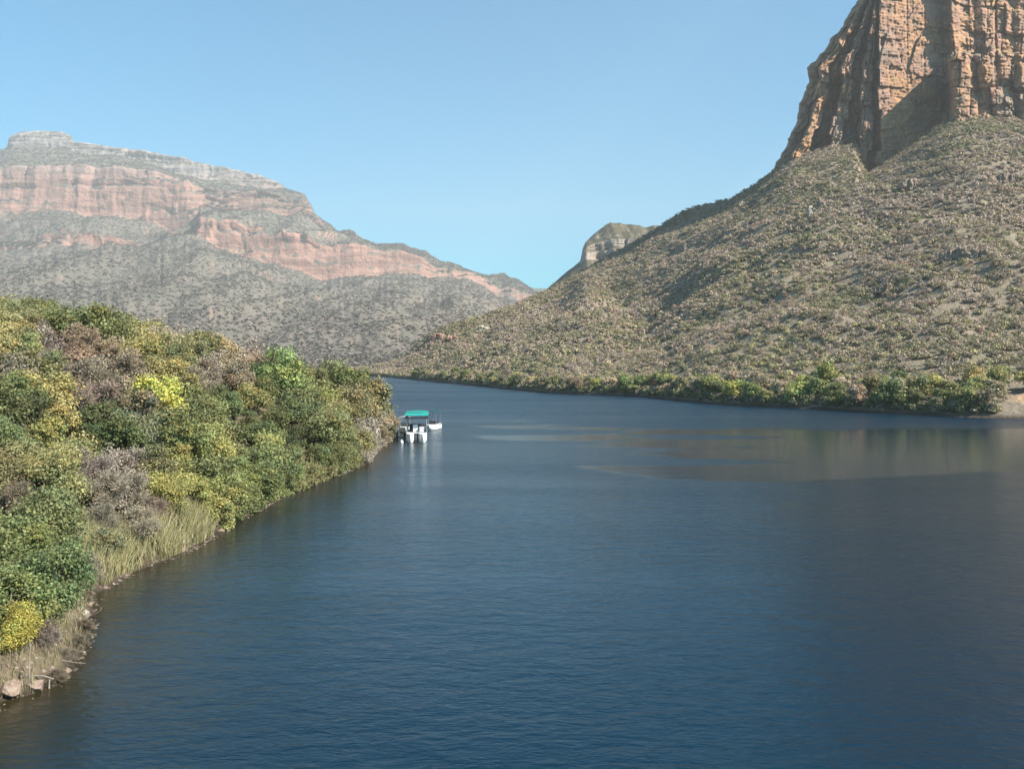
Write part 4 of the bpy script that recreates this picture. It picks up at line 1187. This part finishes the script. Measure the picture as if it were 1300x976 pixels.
# rubble and low growth right at the left waterline
def rubble(name, pts, s0, s1, cols3, seed, label):
    r_ = np.random.default_rng(seed); n = len(pts); b = np.array(pts)
    bm = bmesh.new(); bmesh.ops.create_icosphere(bm, subdivisions=1, radius=1.0)
    co = np.array([v.co[:] for v in bm.verts]); fs = np.array([[v.index for v in f.verts] for f in bm.faces]); bm.free()
    sz = r_.uniform(s0, s1, (n, 1, 1)) ** 1.0 * r_.uniform(.6, 1.4, (n, 1, 3)) * np.array([1, 1, .6])
    V = b[:, None, :] + co[None] * sz * (1 + r_.normal(size=(n, len(co), 1)) * .14)
    Fc = (fs[None] + (np.arange(n) * len(co))[:, None, None]).reshape(-1, 3)
    me = mesh_from(name, V.reshape(-1, 3), Fc, mats=[M_leaf_mass])
    cc = np.repeat(np.array(cols3)[r_.integers(0, len(cols3), n)] * r_.uniform(.7, 1.2, (n, 1)), len(fs), axis=0); face_colors(me, cc)
    return tag(link(name, me), label, "rubble", kind="stuff")
rubble("rubble", shore_points(23, 40, 900, -.5, 1.6, 41) + shore_points(40, 118, 1700, -.45, .55, 42), .03, .15, [(.22, .175, .14), (.16, .12, .09), (.30, .25, .2), (.12, .09, .07)], 43, "small broken stones and rubble along the left waterline")
shrub(34, 860, .3, .44, (0.42, .37, .09), "leafy", "bright yellow leafed shrub on the pink rocks at the bottom left", 1.15)
shrub(4, 868, .2, .38, (0.42, .38, .10), "leafy", "low yellow spray left of the bright yellow shrub", .7)
shrub(72, 850, .5, .36, (.30, .25, .21), "bare", "grey leafless shrub behind the right of the bright yellow shrub", .95)
shrub(95, 838, .3, .26, (.27, .23, .18), "bare", "low brown twiggy shrub reaching the water by the dead branch", .8)
shrub(92, 806, .9, .40, (.20, .19, .11), "bare", "dark twiggy shrub under the big rounded green tree", .9)
for q, (a, b, c, d, lab) in enumerate([(60, 838, .5, .36, "grey twiggy shrub directly right of the yellow leaves"), (84, 866, .25, .25, "tiny brown twig tuft at the water right of the flat grey pink rock"), (104, 822, .15, .30, "brown twig bush hanging over the water above the dead branch"),
                            (78, 826, .7, .40, "tallest grey twig bush between the yellow shrub and the water"), (112, 800, .2, .27, "small dark twig bush below the cream rock"), (116, 776, .4, .26, "thin twig bush between the cream rock and the flat boulder")]):
    shrub(a, b, c, d, [(.26, .22, .18), (.22, .18, .13), (.24, .21, .15)][q % 3], "bare", lab, .9)
# dead branches leaning over the water
def branch(pts, r0, label):
    pts = [np.array(p, float) for p in pts]
    v, f = tube(pts, list(np.linspace(r0, r0 * .45, len(pts))), 7)
    v += [pts[0], pts[-1]]
    a, b = len(v) - 2, len(v) - 1; L_ = (len(pts) - 1) * 7
    me = bpy.data.meshes.new("dead_branch"); bm = bmesh.new(); vs = [bm.verts.new(q) for q in v]
    for q in f: bm.faces.new([vs[i] for i in q])
    for k in range(7): bm.faces.new([vs[a], vs[(k + 1) % 7], vs[k]]); bm.faces.new([vs[b], vs[L_ + k], vs[L_ + (k + 1) % 7]])
    bm.to_mesh(me); bm.free(); me.materials.append(M_deadwood)
    return tag(link("dead_branch", me), label, "branch", "dead branches at the nearest shore")
M_deadwood = simple("dead_wood", (.31, .27, .22), .85, var=.25, scale=12)
M_darkwood = simple("dark_wood", (.12, .075, .055), .85, var=.25, scale=12)
x, y = on_water(60, 872)
branch([(x - .7, y + .1, .35), (x - .1, y, .38), (x + .25, y - .05, .30)], .035, "short pale dead branch lying out over the water below the yellow shrub")
branch([(x + .1, y - .1, -.3), (x + .12, y - .1, .1), (x + .14, y - .12, .3)], .04, "stubby pale snag standing in the water under the pale branch")
x, y = on_water(100, 850)
branch([(x - .6, y, .35), (x - .1, y, .26), (x + .2, y + .1, .2)], .014, "thin straw coloured branch pointing over the water, right of the pale branch")
x, y = on_water(38, 876)
branch([(x, y, -.3), (x - .02, y, .5), (x + .02, y + .03, 1.5), (x - .03, y + .05, 1.75)], .018, "upright grey dead stem rising through the bright yellow shrub")

# ------------------------------------------------------------------ boats and jetty
M_white = simple("white_gelcoat", (.82, .82, .80), .3, var=.04)
M_teal = simple("teal_canvas", (.03, .50, .42), .7, var=.08)
M_darkteal = simple("dark_teal_canvas", (.03, .13, .15), .7, var=.1)
M_dark = simple("dark_trim", (.035, .037, .045), .5)
M_grey = simple("grey_metal", (.35, .36, .37), .4, .6)
M_seat = simple("seat_vinyl", (.06, .06, .075), .5)
M_palegrey = simple("pale_grey_panel", (.60, .60, .58), .45, var=.06)
M_jetty = simple("weathered_plank", (.27, .23, .19), .85, var=.25, scale=5)

def bm_obj(name, fn, mat, parent, bev=0.0):
    bm = bmesh.new(); fn(bm)
    if bev: bmesh.ops.bevel(bm, geom=bm.edges[:], offset=bev, segments=2, affect='EDGES', clamp_overlap=True)
    bmesh.ops.recalc_face_normals(bm, faces=bm.faces[:])
    me = bpy.data.meshes.new(name); bm.to_mesh(me); bm.free(); me.materials.append(mat)
    return link(name, me, parent)
def box(bm, x0, x1, y0, y1, z0, z1):
    r = bmesh.ops.create_cube(bm, size=1.0); 
    for v in r["verts"]:
        v.co = Vector(((x0 + x1) / 2 + v.co.x * (x1 - x0), (y0 + y1) / 2 + v.co.y * (y1 - y0), (z0 + z1) / 2 + v.co.z * (z1 - z0)))
def rod(bm, a, b, r, n=8):
    a, b = Vector(a), Vector(b); d = b - a
    res = bmesh.ops.create_cone(bm, cap_ends=True, segments=n, radius1=r, radius2=r, depth=d.length)
    q = d.to_track_quat('Z', 'Y').to_matrix().to_4x4(); q.translation = (a + b) / 2
    bmesh.ops.transform(bm, matrix=q, verts=res["verts"])
def hull(bm, L, wid, z0, z1, cx=0.0, bow=1.1):
    """lofted hull along y: stern at -L/2, pointed raked bow at +L/2"""
    secs = []
    for t in np.linspace(0, 1, 14):
        y = -L / 2 + L * t
        k = 1.0 if t < 1 - bow / L else math.sqrt(max(0.0, 1 - ((t - (1 - bow / L)) / (bow / L)) ** 2))
        k = max(k, .03); rise = (z1 - z0) * .75 * (1 - k) ** 1.2
        w2 = wid / 2 * k
        prof = [(-w2, z1), (-w2 * .98, z0 + (z1 - z0) * .35 + rise * .6), (-w2 * .55, z0 + (z1 - z0) * .08 + rise), (0, z0 + rise), (w2 * .55, z0 + (z1 - z0) * .08 + rise), (w2 * .98, z0 + (z1 - z0) * .35 + rise * .6), (w2, z1)]
        secs.append([bm.verts.new((cx + px, y, pz)) for px, pz in prof])
    for a, b in zip(secs[:-1], secs[1:]):
        for i in range(6): bm.faces.new((a[i], a[i + 1], b[i + 1], b[i]))
        bm.faces.new((a[6], a[0], b[0], b[6]))
    bm.faces.new(secs[0]); bm.faces.new(list(reversed(secs[-1])))

def canopy_boat():
    x, y = on_water(526, 562)
    root = empty("pontoon_boat", (x, y + 3.2, 0), R(180 + 5))      # bow (+y) towards the camera
    tag(root, "white twin hulled tour boat under a flat turquoise canopy, moored at the jetty", "boat", "boats moored by the left bank")
    for s in (-1, 1):
        bm_obj("hull", lambda bm: hull(bm, 6.4, .95, -.35, 1.12, s * .82), M_white, root)
    bm_obj("deck", lambda bm: box(bm, -1.35, 1.35, -3.0, 2.2, 1.125, 1.24), M_palegrey, root, .02)
    def rails(bm):
        for s in (-1, 1):
            for z in (1.65, 2.0): rod(bm, (s * 1.3, -2.9, z), (s * 1.3, 2.1, z), .03)
            for q in np.linspace(-2.9, 2.1, 6): rod(bm, (s * 1.3, q, 1.22), (s * 1.3, q, 2.0), .025)
        for z in (1.65, 2.0): rod(bm, (-1.3, 2.1, z), (-.35, 2.1, z), .03)
    bm_obj("railing", rails, M_grey, root)
    bm_obj("side_panel", lambda bm: box(bm, 1.31, 1.35, -2.8, 2.0, 1.28, 1.95), M_palegrey, root, .01)
    bm_obj("side_panel", lambda bm: box(bm, -1.35, -1.31, -2.8, 2.0, 1.28, 1.95), M_dark, root, .01)
    for q in (-1.9, -.9, .1):
        st = bm_obj("seat", lambda bm: box(bm, -1.1, 1.0, q, q + .45, 1.245, 1.66), M_seat, root, .03)
        bm_obj("backrest", lambda bm: box(bm, -1.1, 1.0, q - .08, q, 1.5, 2.1), M_seat, st, .02)
    co = bm_obj("console", lambda bm: box(bm, -.15, .5, 1.1, 1.6, 1.245, 2.25), M_white, root, .05)
    def whl(bm):
        r_ = bmesh.ops.create_cone(bm, cap_ends=True, segments=16, radius1=.19, radius2=.19, depth=.04)
        bmesh.ops.transform(bm, matrix=Matrix.Translation((.17, 1.02, 2.05)) @ Matrix.Rotation(R(65), 4, 'X'), verts=r_["verts"])
    bm_obj("steering_wheel", whl, M_dark, co)
    for sx in (-1.25, 1.25):
        for sy in (-2.7, -.3, 2.0):
            bm_obj("canopy_post", lambda bm: rod(bm, (sx, sy, 1.24), (sx, sy, 3.72), .035), M_grey, root)
    def can(bm):
        secs = []
        for q in np.linspace(-3.1, 2.5, 9):
            secs.append([bm.verts.new((xx, q, 3.73 + .13 * (1 - (xx / 1.5) ** 2) + .02 * math.sin(q * 3))) for xx in np.linspace(-1.5, 1.5, 9)])
        for a, b in zip(secs[:-1], secs[1:]):
            for i in range(8): bm.faces.new((a[i], a[i + 1], b[i + 1], b[i]))
        bmesh.ops.solidify(bm, geom=bm.faces[:], thickness=.05)
    bm_obj("canopy", can, M_teal, root)
    def val(bm):
        box(bm, -1.5, 1.5, 2.45, 2.48, 3.52, 3.78); box(bm, -1.5, -1.47, -3.0, 2.4, 3.52, 3.74); box(bm, 1.47, 1.5, -3.0, 2.4, 3.52, 3.74)
    bm_obj("canopy_valance", val, M_teal, root)
    bm_obj("rolled_side_curtain", lambda bm: [rod(bm, (s * 1.4, -2.9, 3.2), (s * 1.4, 2.3, 3.2), .13) for s in (-1, 1)] and rod(bm, (-1.3, 2.3, 3.2), (1.3, 2.3, 3.2), .12), M_dark, root)
    mo = bm_obj("outboard_motor", lambda bm: box(bm, -.2, .2, -3.55, -3.05, .75, 1.55), M_dark, root, .08)
    bm_obj("motor_leg", lambda bm: box(bm, -.07, .07, -3.4, -3.2, -.5, .76), M_dark, mo, .02)
    bm_obj("locker", lambda bm: box(bm, -1.0, -.35, 1.3, 1.9, 1.245, 1.95), M_white, root, .04)
canopy_boat()

def small_boat(px, py, rz, L, wid, canopy_mat, canopy_h, label, hull_mat=None):
    x, y = on_water(px, py)
    root = empty("motor_boat", (x, y + 1.5, 0), rz)
    tag(root, label, "boat", "boats moored by the left bank")
    hl = bm_obj("hull", lambda bm: hull(bm, L, wid, -.3, .82, 0, 1.6), hull_mat or M_white, root)
    bm_obj("rub_rail", lambda bm: [box(bm, s * wid / 2 - .03, s * wid / 2 + .03, -L / 2, L / 2 - 1.8, .72, .80) for s in (-1, 1)], M_dark, hl)
    bm_obj("windscreen", lambda bm: box(bm, -wid * .38, wid * .38, .55, .6, .84, 1.35), M_dark, root, .01)
    for q in (-1.2, -.3):
        bm_obj("seat", lambda bm: box(bm, -wid * .35, wid * .35, q, q + .4, .825, 1.25), M_seat, root, .03)
    for sx in (-1, 1):
        for sy in (-1.6, .6):
            bm_obj("canopy_post", lambda bm: rod(bm, (sx * wid * .42, sy, .80), (sx * wid * .42, sy, canopy_h + .02), .03), M_grey, root)
    def can(bm):
        secs = []
        for q in np.linspace(-1.9, .95, 6):
            secs.append([bm.verts.new((xx * wid * .52, q, canopy_h + .18 * (1 - xx ** 2))) for xx in np.linspace(-1, 1, 7)])
        for a, b in zip(secs[:-1], secs[1:]):
            for i in range(6): bm.faces.new((a[i], a[i + 1], b[i + 1], b[i]))
        bmesh.ops.solidify(bm, geom=bm.faces[:], thickness=.05)
    bm_obj("canopy", can, canopy_mat, root)
    bm_obj("outboard_motor", lambda bm: box(bm, -.18, .18, -L / 2 - .45, -L / 2 - .02, .3, 1.15), M_dark, root, .07)
small_boat(549, 546, R(180 - 12), 4.2, 1.45, M_darkteal, 2.75, "small white motor boat with a dark green canopy, rightmost of the moored boats")
small_boat(513, 549, R(180 + 8), 4.6, 1.7, M_palegrey, 2.1, "low boat with a pale grey roof between the jetty and the turquoise canopy", M_palegrey)

def jetty():
    x0, y0 = on_water(494, 560)
    root = empty("jetty", (x0, y0, 0)); tag(root, "weathered wooden jetty on posts running from the grassy tip to the boats", "jetty")
    def deck(bm):
        for i in range(16): box(bm, -1.2 + i * .21, -1.2 + i * .21 + .19, 0, 1.2, .5, .55)
    bm_obj("deck", deck, M_jetty, root)
    bm_obj("stringer", lambda bm: [box(bm, -1.2, 2.1, q, q + .08, .38, .497) for q in (.08, 1.04)], M_jetty, root)
    for px_ in (-.1, 1.0, 2.0):
        for py_ in (.05, 1.15):
            bm_obj("post", lambda bm: rod(bm, (px_, py_, -2), (px_, py_, 1.15), .07), M_darkwood, root)
    return x0, y0
jx, jy = jetty()
def buoy(x, y, z, label, s=.22):
    def fn(bm):
        r_ = bmesh.ops.create_uvsphere(bm, u_segments=16, v_segments=10, radius=s)
        for v in r_["verts"]: v.co.z *= 1.2
        rod(bm, (0, 0, s * 1.1), (0, 0, s * 1.55), s * .22)
    o = bm_obj("mooring_buoy", fn, M_white, None); o.location = (x, y, z)
    tag(o, label, "buoy", "white buoys at the jetty")
bx_, by2 = on_water(510, 562); buoy(bx_, by2, .08, "white ball buoy floating in front of the jetty")
bx_, by2 = on_water(516, 560); buoy(bx_, by2, .06, "small white buoy against the turquoise canopied boat's left hull", .16)

# ------------------------------------------------------------------ haze: the dry-season air over the valley
bm = bmesh.new(); bmesh.ops.create_cube(bm, size=1.0)
for v in bm.verts: v.co = Vector((v.co.x * 12000, 2500 + v.co.y * 9000, (v.co.z + .5) * 1239 - 9))
me = bpy.data.meshes.new("haze"); bm.to_mesh(me); bm.free()
t = NT("haze_air"); t.n.remove(t.b)
pv = t.node("ShaderNodeVolumePrincipled"); pv.inputs["Density"].default_value = 0.000135
pv.inputs["Color"].default_value = (0.90, 0.89, 0.86, 1); pv.inputs["Anisotropy"].default_value = 0.1
t.link(pv.outputs[0], t.out.inputs["Volume"])
me.materials.append(t.m)
hz = link("haze", me); tag(hz, "thin pale haze filling the valley air", "haze", kind="stuff")
